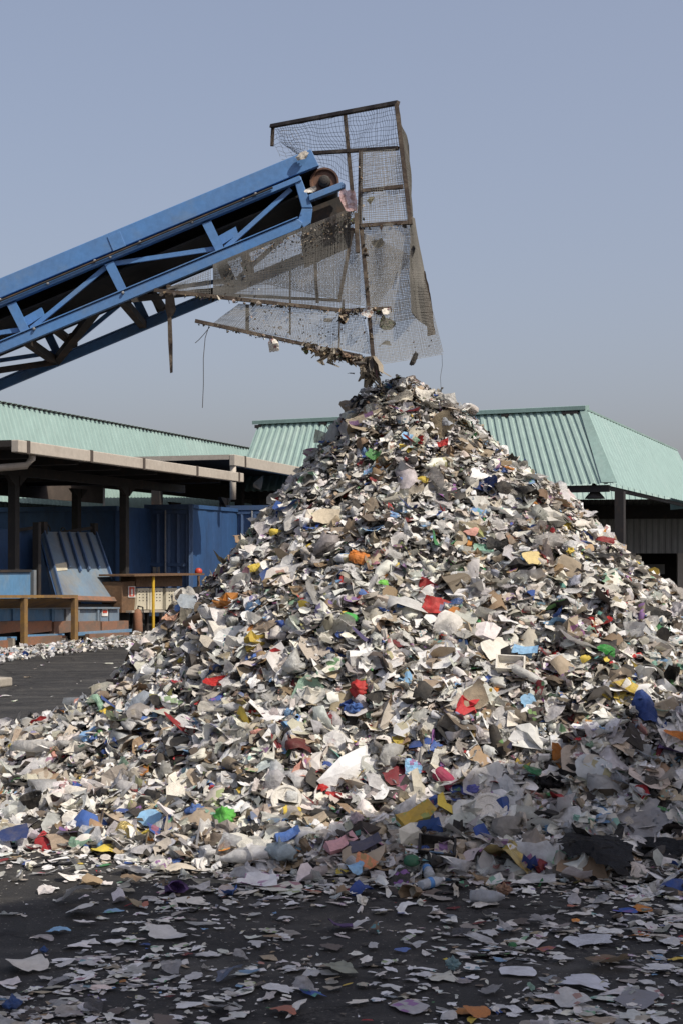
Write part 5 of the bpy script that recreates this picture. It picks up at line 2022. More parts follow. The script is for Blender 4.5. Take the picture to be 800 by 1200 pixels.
# u, v, size in photograph pixels, shape, material, colour, name, label, category, tilt towards camera, spin
SPECIAL = [
    (698, 738, 40, 'film', 'gloss', RED, 'plastic_bag', 'shiny red plastic bag lying on the right slope of the heap', 'bag'),
    (512, 720, 36, 'film', 'paper', RED, 'red_wrapper', 'bright red crumpled wrapper above the middle of the heap', 'wrapper'),
    (480, 522, 30, 'strip', 'paper', RED, 'red_wrapper', 'long red wrapper just below the peak of the heap', 'wrapper'),
    (515, 527, 17, 'sheet', 'paper', RED, 'red_wrapper', 'small red scrap to the right of the long red wrapper near the peak', 'wrapper'),
    (425, 816, 30, 'blob', 'paper', RED, 'red_packet', 'round red packet in the centre of the heap', 'packet'),
    (421, 839, 26, 'blob', 'paper', BLUE, 'blue_packet', 'blue and white packet just below the round red packet', 'packet'),
    (258, 806, 36, 'strip', 'gloss', RED, 'red_wrapper', 'red plastic strip on the left slope of the heap', 'wrapper'),
    (216, 860, 42, 'strip', 'paper', DRED, 'red_rag', 'dark red rag hanging down the lower left slope', 'rag'),
    (266, 968, 36, 'blob', 'film', (0.16, 0.62, 0.10), 'plastic_bag', 'bright green translucent bag at the left foot of the heap', 'bag'),
    (252, 962, 20, 'strip', 'film', MINTC, 'plastic_scrap', 'mint green plastic scrap touching the bright green bag', 'plastic scrap'),
    (231, 962, 28, 'blob', 'paper', BLUE, 'printed_packet', 'blue packet with orange print left of the bright green bag', 'packet'),
    (330, 1013, 46, 'tied', 'film', (0.48, 0.58, 0.62), 'knotted_bag', 'knotted pale blue see through bag at the front foot of the heap', 'bag'),
    (152, 984, 36, 'sheet', 'foil', GOLD, 'gold_foil', 'fan shaped gold foil at the left foot of the heap', 'foil'),
    (590, 1012, 62, 'film', 'foil', GOLD, 'gold_foil', 'large crinkled gold foil sheet at the right foot of the heap', 'foil'),
    (571, 958, 42, 'disc', 'paper', WHITE, 'plastic_disc', 'round white plastic lid at the right foot of the heap', 'lid'),
    (482, 1025, 22, 'dome', 'paper', DGREEN, 'plastic_dome', 'dark green domed lid at the front edge of the heap', 'lid'),
    (509, 1006, 44, 'tray', 'paper', BLACK, 'black_tray', 'black rectangular tray at the front foot of the heap', 'tray'),
    (567, 577, 34, 'film', 'gloss', NAVY, 'plastic_bag', 'dark blue plastic bag high on the right slope', 'bag'),
    (563, 651, 26, 'film', 'film', MINTC, 'plastic_bag', 'mint green translucent bag on the upper right slope', 'bag'),
    (620, 663, 28, 'card', 'paper', (0.66, 0.53, 0.24), 'yellow_card', 'pale yellow torn card on the right slope', 'card'),
    (679, 650, 28, 'card', 'paper', TAN, 'cardboard', 'tan cardboard piece near the right skyline of the heap', 'cardboard'),
    (663, 655, 15, 'blob', 'paper', YEL, 'yellow_lump', 'small yellow lump left of the tan cardboard piece', 'packet'),
    (384, 613, 32, 'card', 'paper', CREAM, 'cream_card', 'cream card leaning on the upper left slope', 'card'),
    (423, 659, 26, 'sheet', 'paper', ORANGE, 'orange_scrap', 'orange scrap in the upper middle of the heap', 'scrap'),
    (411, 730, 20, 'sheet', 'paper', GREEN, 'green_scrap', 'green scrap in the middle left of the heap', 'scrap'),
    (448, 690, 13, 'sheet', 'paper', (0.2, 0.6, 0.1), 'green_scrap', 'small bright green scrap above the middle of the heap', 'scrap'),
    (441, 542, 24, 'film', 'film', (0.10, 0.35, 0.10), 'green_film', 'upright green film on the left of the upper heap', 'film'),
    (436, 557, 14, 'sheet', 'paper', LBLUE, 'blue_scrap', 'pale blue scrap under the upright green film', 'scrap'),
    (525, 476, 24, 'blob', 'film', LGREY, 'plastic_bag', 'puffy white bag just right of the peak', 'bag'),
    (429, 497, 44, 'strip', 'paper', CREAM, 'cream_sheet', 'curled cream sheet left of the peak', 'sheet'),
    (466, 476, 36, 'strip', 'paper', (0.62, 0.58, 0.48), 'cream_sheet', 'pale cream sheet standing just below the peak', 'sheet'),
    (493, 468, 24, 'sheet', 'paper', WHITE, 'white_sheet', 'white folded sheet on the right of the peak', 'sheet'),
    (476, 518, 14, 'sheet', 'paper', LBLUE, 'blue_scrap', 'pale blue scrap touching the long red wrapper near the peak', 'scrap'),
    (611, 772, 22, 'carton', 'paper', LBLUE, 'blue_carton', 'small light blue carton on the right slope', 'carton'),
    (597, 788, 34, 'tray', 'paper', WHITE, 'white_tray', 'white tray below the light blue carton', 'tray'),
    (575, 769, 38, 'card', 'paper', WHITE, 'white_card', 'white rectangular card left of the light blue carton', 'card'),
    (684, 779, 16, 'sheet', 'paper', YEL, 'yellow_scrap', 'small yellow triangular scrap below the shiny red bag', 'scrap'),
    (708, 770, 24, 'sheet', 'film', GREEN, 'green_scrap', 'green scrap to the right below the shiny red bag', 'scrap'),
    (187, 742, 92, 'long', 'film', (0.66, 0.65, 0.62), 'plastic_sheet', 'long crumpled white plastic sheet on the left skyline of the heap', 'plastic sheet'),
    (207, 730, 24, 'sheet', 'paper', (0.58, 0.33, 0.22), 'salmon_scrap', 'salmon coloured scrap beside the long white plastic sheet', 'scrap'),
    (222, 706, 26, 'sheet', 'paper', WHITE, 'white_rag', 'white rag on the left skyline below the beacon', 'rag'),
    (219, 697, 18, 'strip', 'paper', RED, 'red_strip', 'red strip lying on the white rag below the beacon', 'strip'),
    (278, 728, 26, 'strip', 'paper', RED, 'red_strip', 'red strip on the upper left slope', 'strip'),
    (217, 718, 16, 'sheet', 'paper', BLUE, 'blue_scrap', 'deep blue scrap near the long white plastic sheet', 'scrap'),
    (43, 953, 32, 'tub', 'paper', BLACK, 'black_tub', 'black round tub at the left foot of the heap', 'tub'),
    (46, 977, 30, 'card', 'paper', BLACK, 'black_card', 'black card below the black tub', 'card'),
    (16, 996, 36, 'card', 'paper', NAVY, 'navy_card', 'navy blue card on the asphalt at the left edge', 'card'),
    (92, 970, 38, 'sheet', 'paper', WHITE, 'white_sheet', 'large white crumpled paper sheet at the left foot of the heap', 'paper'),
    (92, 938, 34, 'sheet', 'paper', WHITE, 'white_sheet', 'white paper sheet above the large crumpled one at the left foot', 'paper'),
    (142, 851, 38, 'strip', 'paper', (0.07, 0.09, 0.05), 'green_rag', 'dark olive strip on the lower left slope', 'rag'),
    (182, 969, 32, 'card', 'paper', LBLUE, 'blue_card', 'light blue flattened carton right of the fan shaped gold foil', 'carton'),
    (755, 842, 44, 'film', 'gloss', (0.03, 0.06, 0.20), 'plastic_bag', 'dark blue film low on the right slope', 'bag'),
    (614, 830, 20, 'sheet', 'paper', LBLUE, 'blue_scrap', 'light blue square scrap on the lower right slope', 'scrap'),
    (676, 863, 16, 'blob', 'paper', (0.65, 0.07, 0.02), 'red_packet', 'small orange red packet on the lower right slope', 'packet'),
    (692, 858, 18, 'sheet', 'paper', (0.40, 0.22, 0.08), 'brown_wrapper', 'golden brown wrapper beside the small orange red packet', 'wrapper'),
    (788, 868, 28, 'strip', 'paper', ORANGE, 'striped_wrapper', 'orange striped wrapper at the right edge of the heap', 'wrapper'),
    (623, 914, 24, 'strip', 'film', (0.04, 0.25, 0.10), 'green_film', 'dark green film strip at the lower right', 'film'),
    (645, 930, 40, 'blob', 'gloss', BLACK, 'black_bag', 'small black bag near the dark green film strip', 'bag'),
    (690, 906, 44, 'card', 'paper', (0.46, 0.50, 0.52), 'grey_card', 'grey moulded tray lying low on the right slope', 'tray'),
    (712, 928, 56, 'film', 'film', GREY, 'grey_film', 'grey crumpled film sheet low on the right slope', 'film'),
    (745, 980, 92, 'drape', 'film', (0.33, 0.33, 0.34), 'grey_film', 'very large grey film sheet at the right foot of the heap', 'film'),
    (790, 965, 28, 'card', 'paper', WHITE, 'white_card', 'white card at the right edge near the foot of the heap', 'card'),
    (700, 1024, 104, 'drape', 'gloss', BLACK, 'black_bag', 'large torn black bag at the right foot of the heap', 'bag'),
    (772, 1008, 70, 'drape', 'gloss', BLACK, 'black_bag', 'black film bag at the right edge behind the large torn one', 'bag'),
    (625, 1000, 42, 'blob', 'paper', (0.34, 0.29, 0.24), 'brown_bag', 'crumpled grey brown paper bag right of the large gold foil', 'bag'),
    (377, 930, 26, 'film', 'gloss', RED, 'plastic_scrap', 'red plastic scrap left of centre near the foot of the heap', 'plastic scrap'),
    (394, 940, 20, 'strip', 'paper', RED, 'red_strip', 'red cone shaped scrap near the foot of the heap', 'scrap'),
    (366, 948, 20, 'strip', 'film', DRED, 'plastic_scrap', 'dark red plastic twist beside the red cone shaped scrap', 'plastic scrap'),
    (352, 878, 34, 'film', 'paper', (0.10, 0.02, 0.02), 'maroon_rag', 'maroon rag in the lower middle of the heap', 'rag'),
    (476, 905, 22, 'sheet', 'paper', LBLUE, 'blue_scrap', 'sky blue wrapper in the lower middle of the heap', 'wrapper'),
    (552, 935, 26, 'blob', 'paper', (0.11, 0.12, 0.40), 'violet_packet', 'violet packet left of the round white lid', 'packet'),
    (394, 1003, 28, 'carton', 'paper', PINK, 'pink_carton', 'flattened pink carton at the front foot of the heap', 'carton'),
    (419, 972, 24, 'blob', 'film', (0.62, 0.50, 0.54), 'plastic_bag', 'small pinkish white bag at the front foot of the heap', 'bag'),
    (334, 989, 22, 'carton', 'paper', BLUE, 'blue_carton', 'blue carton above the knotted pale blue bag', 'carton'),
    (343, 961, 22, 'sheet', 'paper', YEL, 'yellow_wrapper', 'yellow wrapper above the blue carton at the foot', 'wrapper'),
    (336, 944, 36, 'disc', 'paper', WHITE, 'white_plate', 'white plate on the lower slope left of centre', 'plate'),
    (482, 970, 34, 'carton', 'paper', (0.50, 0.34, 0.06), 'yellow_carton', 'yellow and maroon flattened carton at the front foot', 'carton'),
    (424, 1003, 28, 'carton', 'paper', (0.08, 0.08, 0.12), 'dark_carton', 'dark packet with red and blue print at the front foot', 'carton'),
    (429, 1031, 28, 'sheet', 'paper', (0.60, 0.24, 0.12), 'orange_wrapper', 'orange wrapper on the asphalt left of the dark green lid', 'wrapper'),
    (415, 1038, 22, 'sheet', 'paper', LBLUE, 'blue_wrapper', 'pale blue wrapper on the asphalt beside the orange wrapper', 'wrapper'),
    (530, 715, 24, 'strip', 'film', BLUE, 'plastic_strip', 'bright blue plastic strip right of the red crumpled wrapper', 'plastic strip'),
    (468, 716, 22, 'strip', 'paper', (0.15, 0.28, 0.6), 'blue_strip', 'blue strip left of the red crumpled wrapper', 'strip'),
    (427, 753, 28, 'strip', 'paper', (0.06, 0.05, 0.14), 'purple_strip', 'dark purple packet in the middle of the heap', 'packet'),
    (300, 672, 18, 'sheet', 'paper', YEL, 'yellow_scrap', 'yellow scrap on the upper left slope', 'scrap'),
    (325, 631, 16, 'sheet', 'paper', YEL, 'yellow_scrap', 'yellow scrap high on the left slope', 'scrap'),
    (496, 569, 15, 'sheet', 'paper', YEL, 'yellow_scrap', 'yellow scrap in the middle of the upper heap', 'scrap'),
    (361, 717, 16, 'sheet', 'paper', YEL, 'yellow_scrap', 'yellow scrap left of the green scrap', 'scrap'),
    (477, 600, 26, 'strip', 'paper', NAVY, 'navy_strip', 'navy strip across the upper middle of the heap', 'strip'),
    (375, 704, 44, 'film', 'film', GREY, 'grey_film', 'grey film bunch on the middle left of the heap', 'film'),
    (392, 752, 48, 'film', 'film', (0.44, 0.43, 0.38), 'grey_film', 'large pale film bunch in the middle of the heap', 'film'),
    (256, 838, 44, 'film', 'film', (0.52, 0.50, 0.45), 'pale_film', 'pale film lump on the lower left slope', 'film'),
    (580, 645, 26, 'sheet', 'paper', BLACK, 'black_net', 'black crumpled net scrap on the upper right slope', 'scrap'),
    (640, 640, 40, 'film', 'film', (0.40, 0.38, 0.36), 'grey_film', 'grey film lying near the right skyline', 'film'),
    (705, 640, 26, 'strip', 'paper', DRED, 'red_strip', 'dark red strip at the right skyline', 'strip'),
    (630, 585, 20, 'sheet', 'paper', BROWN, 'brown_scrap', 'brown scrap on the right skyline below the hall eave', 'scrap'),
    (610, 582, 30, 'film', 'paper', BLACK, 'black_scrap', 'black ragged scrap on the right skyline below the hall eave', 'scrap'),
    (520, 500, 22, 'film', 'film', (0.46, 0.5, 0.56), 'pale_film', 'bluish film right of the peak', 'film'),
]
GROUND_SPECIAL = [
    (160, 1026, 54, 'film', 'film', (0.36, 0.37, 0.42), 'grey_film', 'flat grey film sheet on the asphalt at the left', 'film'),
    (212, 1023, 44, 'sheet', 'paper', (0.60, 0.54, 0.44), 'cream_sheet', 'crumpled cream sheet on the asphalt right of the grey film', 'paper'),
    (330, 1044, 54, 'card', 'paper', (0.64, 0.63, 0.54), 'white_card', 'pale opened carton on the asphalt below the knotted bag', 'carton'),
    (222, 1060, 56, 'flat', 'paper', WHITE, 'white_sheet', 'white long card shape lying alone on the asphalt', 'card'),
    (89, 1058, 44, 'film', 'film', GREY, 'grey_film', 'small grey film on the asphalt at the left', 'film'),
    (95, 1073, 34, 'sheet', 'paper', (0.55, 0.55, 0.53), 'grey_paper', 'grey paper with a red corner below the small grey film', 'paper'),
    (68, 1094, 30, 'flat', 'paper', LBLUE, 'blue_paper', 'light blue printed leaflet on the asphalt at the left', 'leaflet'),
    (32, 1137, 52, 'sheet', 'paper', (0.62, 0.60, 0.55), 'crushed_carton', 'crushed pale paper packet on the asphalt at the left edge', 'packet'),
    (15, 1187, 26, 'blob', 'film', BLUE, 'blue_bag', 'blue crumpled bag in the bottom left corner', 'bag'),
    (745, 1176, 74, 'card', 'paper', (0.24, 0.24, 0.26), 'grey_card', 'large grey torn card in the bottom right corner', 'card'),
    (398, 1140, 60, 'film', 'film', (0.45, 0.48, 0.38), 'pale_film', 'pale greenish film on the asphalt in the bottom centre', 'film'),
    (606, 1142, 44, 'card', 'paper', (0.68, 0.69, 0.72), 'white_card', 'clean white rectangular card on the asphalt', 'card'),
    (572, 1061, 44, 'bottle', 'film', (0.50, 0.52, 0.55), 'crushed_bottle', 'crushed clear bottle lying on the asphalt at the right', 'bottle'),
    (590, 1052, 24, 'blob', 'film', (0.42, 0.25, 0.16), 'brown_bag', 'small brown film lump beside the crushed clear bottle', 'bag'),
    (557, 1194, 36, 'sheet', 'paper', (0.50, 0.20, 0.06), 'orange_paper', 'orange brown paper at the bottom edge right of centre', 'paper'),
    (600, 1113, 11, 'dome', 'paper', (0.03, 0.16, 0.06), 'plastic_dome', 'small dark green cap on the bare asphalt', 'cap'),
    (568, 1063, 40, 'flat', 'paper', WHITE, 'white_sheet', 'white sheet under the crushed clear bottle', 'paper'),
    (690, 1105, 70, 'flat', 'paper', (0.60, 0.62, 0.66), 'white_sheet', 'large white flat sheet among litter at the right', 'paper'),
    (712, 1133, 62, 'film', 'film', (0.24, 0.18, 0.11), 'brown_film', 'brown film on the asphalt at the right', 'film'),
    (685, 1158, 60, 'flat', 'paper', (0.62, 0.63, 0.68), 'white_sheet', 'large white torn sheet near the bottom right', 'paper'),
    (195, 1100, 50, 'flat', 'paper', LGREY, 'grey_paper', 'grey torn paper in the left middle of the foreground', 'paper'),
    (530, 1140, 26, 'blob', 'film', (0.25, 0.38, 0.40), 'teal_film', 'teal film twist on the asphalt in the foreground centre', 'film'),
    (268, 1150, 34, 'film', 'film', (0.16, 0.20, 0.30), 'blue_film', 'dull blue film twist in the foreground left of centre', 'film'),
    (480, 1185, 44, 'card', 'paper', (0.42, 0.41, 0.42), 'grey_card', 'grey folded card at the bottom edge', 'card'),
    (52, 1120, 12, 'blob', 'film', BLUE, 'blue_film', 'tiny bright blue film on the asphalt at the left', 'film'),
    (470, 1117, 22, 'flat', 'paper', (0.10, 0.17, 0.42), 'blue_paper', 'blue printed scrap on the asphalt left of the green cap', 'paper'),
]
taken = []
for i, (u, v, s, kind, mk, colr, name, label, cat) in enumerate(SPECIAL):
    r_ = hit(u, v)
    for step in range(14):          # a piece on the skyline moves in until it lies on the heap
        if (r_ is not None and r_[2] and r_[0].y < 12.2) or v > 985:
            break
        u += 5 if u < 465 else -5
        v += 2
        r_ = hit(u, v)
    if r_ is None:
        continue
    loc, n_, onh = r_
    size = s / F * loc.y * (1.0 if s > 60 else 0.9)
    if kind == 'drape':
        n_ = Vector((0.0, -0.32, 1)).normalized()
    if kind in ('sheet', 'film', 'card', 'strip', 'disc', 'carton', 'tray'):
        n_ = (n_ * 0.6 + Vector((0.05, -0.55, 0.35)) + Vector((rnd.gauss(0, .15), rnd.gauss(0, .12), rnd.gauss(0, .12)))).normalized()
        size *= 1.12
    o = piece(kind, i, mk, name, colr, size, loc, n_, rnd.uniform(-0.6, 0.6), label, cat, on_ground=not onh, lift=0.055, zs=0.85 if kind == 'drape' else 1.0)
    if kind == 'long':      # lies up and down the left flank
        ax = Vector((0.70, 0.1, 0.66)).normalized()
        nz_ = (Vector((-0.45, -0.75, 0.5)) - ax * Vector((-0.45, -0.75, 0.5)).dot(ax)).normalized()
        o.rotation_quaternion = Matrix((ax, nz_.cross(ax), nz_)).transposed().to_quaternion()
        o.location = loc + nz_ * 0.05
    taken.append((u, v, s))
for i, (u, v, s, kind, mk, colr, name, label, cat) in enumerate(GROUND_SPECIAL):
    r_ = hit(u, v)
    loc, n_, onh = r_
    size = s / F * loc.y
    piece(kind, i, mk, name, colr, size, (loc.x, loc.y, 0), (rnd.gauss(0, .03), rnd.gauss(-.04, .03), 1), rnd.uniform(-0.5, 0.5) if kind != 'bottle' else 0.2, label, cat, on_ground=True, lift=0.006, zs=0.45 if kind in ('sheet', 'film', 'card') else 1.0)
    taken.append((u, v, s))

# two small bottles with blue labels at the foot, and two cans
for (u, v, s, ang, label) in ((500, 1028, 27, 1.2, 'small clear bottle with blue label lying just right of the dark green lid'), (506, 1042, 27, 0.25, 'small clear bottle with blue label, the nearer of two by the dark green lid')):
    loc, n_, onh = hit(u, v)
    size = s / F * loc.y * 1.4
    b_ = piece('bottle', 0, 'film', 'water_bottle', (0.62, 0.66, 0.70), size, loc, (0.1, -0.2, 1), ang, label, 'bottle', on_ground=True)
    for kk, colr, nm in (('cap', (0.75, 0.76, 0.78), 'cap'), ('label', (0.10, 0.28, 0.62), 'label')):
        me = shape_mesh(kk, 0, 'paper', nm)
        c_ = bpy.data.objects.new(nm, me)
        COL.objects.link(c_)
        c_.color = (*colr, 1)
        c_.parent = b_
    taken.append((u, v, 20))
for (u, v, s, colr, label) in ((518, 923, 28, (0.30, 0.03, 0.08), 'dark red drinks can with its open end showing in the lower middle'), (412, 1022, 20, (0.40, 0.40, 0.41), 'grey dented can at the front foot of the heap')):
    loc, n_, onh = hit(u, v)
    piece('can', 0, 'paper', 'drinks_can', colr, s / F * loc.y * 1.2, loc, (0.3, -0.5, 0.8), -1.2, label, 'can', lift=0.03)
    taken.append((u, v, s))

# landmarks by which the other pieces are told apart
import re


def short(label):
    return re.split(r' (?:on|at|in|below|above|near|left|right|high|low|lying|just|hanging|across|beside|touching|under|behind|to|leaning|standing|from|with|among) ', label)[0]


LAND = []
for row in SPECIAL + GROUND_SPECIAL:
    LAND.append((row[0], row[1], short(row[7])))
names_ = [l_[2] for l_ in LAND]
LAND = [l_ for l_ in LAND if names_.count(l_[2]) == 1 and len(l_[2].split()) >= 2]
used_labels = set()


def where(look, u, v):
    for (a, b, nm) in sorted(LAND, key=lambda q: (q[0] - u) ** 2 + ((q[1] - v) * 1.3) ** 2)[:14]:
        dx, dy = u - a, v - b
        ang = math.degrees(math.atan2(-dy, dx)) % 360
        w = ['right of', 'above and right of', 'above', 'above and left of', 'left of', 'below and left of', 'below', 'below and right of'][int((ang + 22.5) // 45) % 8]
        d = math.hypot(dx, dy)
        for t_ in (('just ' if d < 45 else ('' if d < 90 else 'well ')),):
            lb = look + ' ' + t_ + w + ' the ' + nm
            if lb not in used_labels and len(lb.split()) <= 16 and nm not in look:
                used_labels.add(lb)
                return lb
    return None


# larger pieces that make up the visible face of the heap
GEN = [
    ('sheet', 'paper', WHITE, 'paper_scrap', 'white crumpled paper scrap', 'paper', 20),
    ('sheet', 'paper', OFFW, 'paper_scrap', 'off white crumpled paper scrap', 'paper', 20),
    ('sheet', 'paper', (0.40, 0.36, 0.30), 'paper_scrap', 'dirty beige paper scrap', 'paper', 14),
    ('card', 'paper', (0.58, 0.57, 0.54), 'card_piece', 'pale flat card piece', 'card', 7),
    ('card', 'paper', TAN, 'card_piece', 'tan cardboard piece', 'cardboard', 6),
    ('film', 'film', LGREY, 'film_scrap', 'whitish plastic film scrap', 'plastic film', 26),
    ('film', 'film', (0.36, 0.35, 0.33), 'film_scrap', 'grey plastic film scrap', 'plastic film', 18),
    ('film', 'gloss', BLACK, 'film_scrap', 'black plastic film scrap', 'plastic film', 9),
    ('strip', 'paper', WHITE, 'paper_strip', 'white twisted paper strip', 'paper strip', 8),
    ('strip', 'paper', BROWN, 'brown_strip', 'brown twisted strip', 'strip', 5),
    ('blob', 'film', (0.52, 0.52, 0.50), 'plastic_bag', 'small puffy pale bag', 'bag', 7),
    ('blob', 'paper', BLACK, 'black_lump', 'small black crumpled lump', 'rag', 4),
    ('sheet', 'paper', (0.05, 0.10, 0.33), 'blue_scrap', 'blue wrapper scrap', 'wrapper', 5),
    ('sheet', 'paper', (0.30, 0.02, 0.03), 'red_scrap', 'red wrapper scrap', 'wrapper', 4),
    ('bottle', 'film', (0.56, 0.60, 0.62), 'crushed_bottle', 'crushed clear plastic bottle', 'bottle', 14),
    ('tray', 'paper', (0.62, 0.62, 0.60), 'food_tray', 'white empty food tray', 'tray', 4),
    ('tub', 'paper', (0.64, 0.63, 0.60), 'plastic_tub', 'white empty plastic tub', 'tub', 4),
]
gw = [g_[6] for g_ in GEN]


def zone(u, v):
    w = 'left' if u < 330 else ('right' if u > 560 else 'middle')
    if v < 640:
        return 'on the upper part of the heap', 'upper'
    if v < 820:
        return {'left': 'on the left slope of the heap', 'right': 'on the right slope of the heap', 'middle': 'on the middle face of the heap'}[w], 'mid ' + w
    return {'left': 'on the lower left slope of the heap', 'right': 'on the lower right slope of the heap', 'middle': 'on the lower front of the heap'}[w], 'low ' + w


count = 0
tries = 0
while count < 230 and tries < 5000:
    tries += 1
    v = rnd.uniform(455, 1015)
    u = rnd.uniform(-10, 810)
    r_ = hit(u, v)
    if r_ is None or not r_[2] or r_[0].y > 13:
        continue
    above = hit(u, v - 16)
    if above is None or not above[2] or above[0].y - r_[0].y > 0.7:
        continue            # nothing large on the skyline
    near = 0.75 + 0.5 * (v - 450) / 550
    s = rnd.uniform(14, 27) * near
    if any((u - a) ** 2 + (v - b) ** 2 < (0.45 * (s + c)) ** 2 for a, b, c in taken):
        continue
    kind, mk, colr, name, lab, cat, _ = rnd.choices(GEN, gw)[0]
    loc, n_, onh = r_
    if kind in ('bottle', 'tray', 'tub'):
        s *= 0.9
        n_ = (n_ + Vector((rnd.gauss(0, .5), rnd.gauss(0, .5), rnd.gauss(0.2, .3)))).normalized()
    elif kind in ('film', 'sheet', 'card', 'strip'):
        n_ = (n_ * 0.7 + Vector((rnd.gauss(0, .25), rnd.gauss(-.15, .22), rnd.gauss(.35, .2)))).normalized()
    k_ = rnd.uniform(0.8, 1.15)
    colr = tuple(min(0.78, c * k_) for c in colr)
    zl, zg = zone(u, v)
    piece(kind, rnd.randrange(50), mk, name, colr, s / F * loc.y, loc, n_, rnd.uniform(0, 6.28), where(lab, u, v) or lab + ' ' + zl, cat, lab + ' ' + zl, lift=rnd.uniform(0.0, 0.03))
    taken.append((u, v, s))
    count += 1

# larger scraps lying on the asphalt in front
GG = [
    ('flat', 'paper', (0.72, 0.72, 0.71), 'paper_scrap', 'flat whitish torn paper', 'paper', 34),
    ('flat', 'paper', (0.52, 0.52, 0.52), 'paper_scrap', 'flat grey torn paper', 'paper', 22),
    ('flat', 'paper', (0.40, 0.36, 0.29), 'paper_scrap', 'flat beige torn paper', 'paper', 10),
    ('flat', 'paper', (0.12, 0.10, 0.09), 'paper_scrap', 'flat dark brown torn scrap', 'scrap', 7),
    ('flat', 'paper', (0.20, 0.34, 0.50), 'paper_scrap', 'flat pale blue torn paper', 'paper', 4),
    ('flat', 'paper', (0.40, 0.15, 0.10), 'paper_scrap', 'flat reddish torn scrap', 'scrap', 3),
    ('sheet', 'paper', (0.58, 0.57, 0.55), 'paper_scrap', 'raised whitish crumpled paper', 'paper', 6),
    ('film', 'film', (0.42, 0.42, 0.43), 'film_scrap', 'crumpled grey film', 'plastic film', 9),
    ('film', 'film', (0.07, 0.07, 0.08), 'film_scrap', 'crumpled dark film', 'plastic film', 4),
]
ggw = [g_[6] for g_ in GG]
count = 0
tries = 0
while count < 190 and tries < 6000:
    tries += 1
    v = rnd.uniform(1005, 1215)
    u = rnd.uniform(-40, 840)
    loc, n_, onh = hit(u, v)
    if onh:
        continue
    # bare asphalt patches stay bare
    pn = float(value_noise(np.array([loc.x * 1.3]), np.array([loc.y * 1.9]), 21)[0])
    if rnd.random() > min(1, max(0.12, pn * 1.1 + 0.6)):
        continue
    s = rnd.uniform(12, 36) * (0.75 + 0.4 * (v - 1000) / 200)
    if any((u - a) ** 2 + ((v - b) * 2.2) ** 2 < (0.42 * (s + c)) ** 2 for a, b, c in taken):
        continue
    kind, mk, colr, name, lab, cat, _ = rnd.choices(GG, ggw)[0]
    k_ = rnd.uniform(0.8, 1.15)
    colr = tuple(min(0.75, c * k_) for c in colr)
    zl = 'on the asphalt ' + ('left of centre' if u < 300 else ('at the right' if u > 540 else 'in the middle'))
    piece(kind, rnd.randrange(50), mk, name, colr, s / F * loc.y, (loc.x, loc.y, 0), (rnd.gauss(0, .03), rnd.gauss(0, .03), 1), rnd.uniform(0, 6.28), where(lab, u, v) or lab + ' ' + zl, cat, lab + ' ' + zl, on_ground=True, lift=rnd.uniform(0, 0.01), zs=0.5 if kind in ('sheet', 'film') else 1.0)
    taken.append((u, v, s))
    count += 1
# the two pale scraps on the lit asphalt at the left
for u, v, s, lab in ((8, 817, 18, 'small grey torn scrap on the lit asphalt at the left edge'), (17, 822, 10, 'tiny white scrap on the lit asphalt at the left edge')):
    Y = CAM_H * F / (v - HZ)
    piece('flat', int(s), 'paper', 'paper_scrap', WHITE if s < 12 else LGREY, s / F * Y, ((u - 400) / F * Y, Y, 0), (0, 0, 1), 0.3, lab, 'paper', on_ground=True)

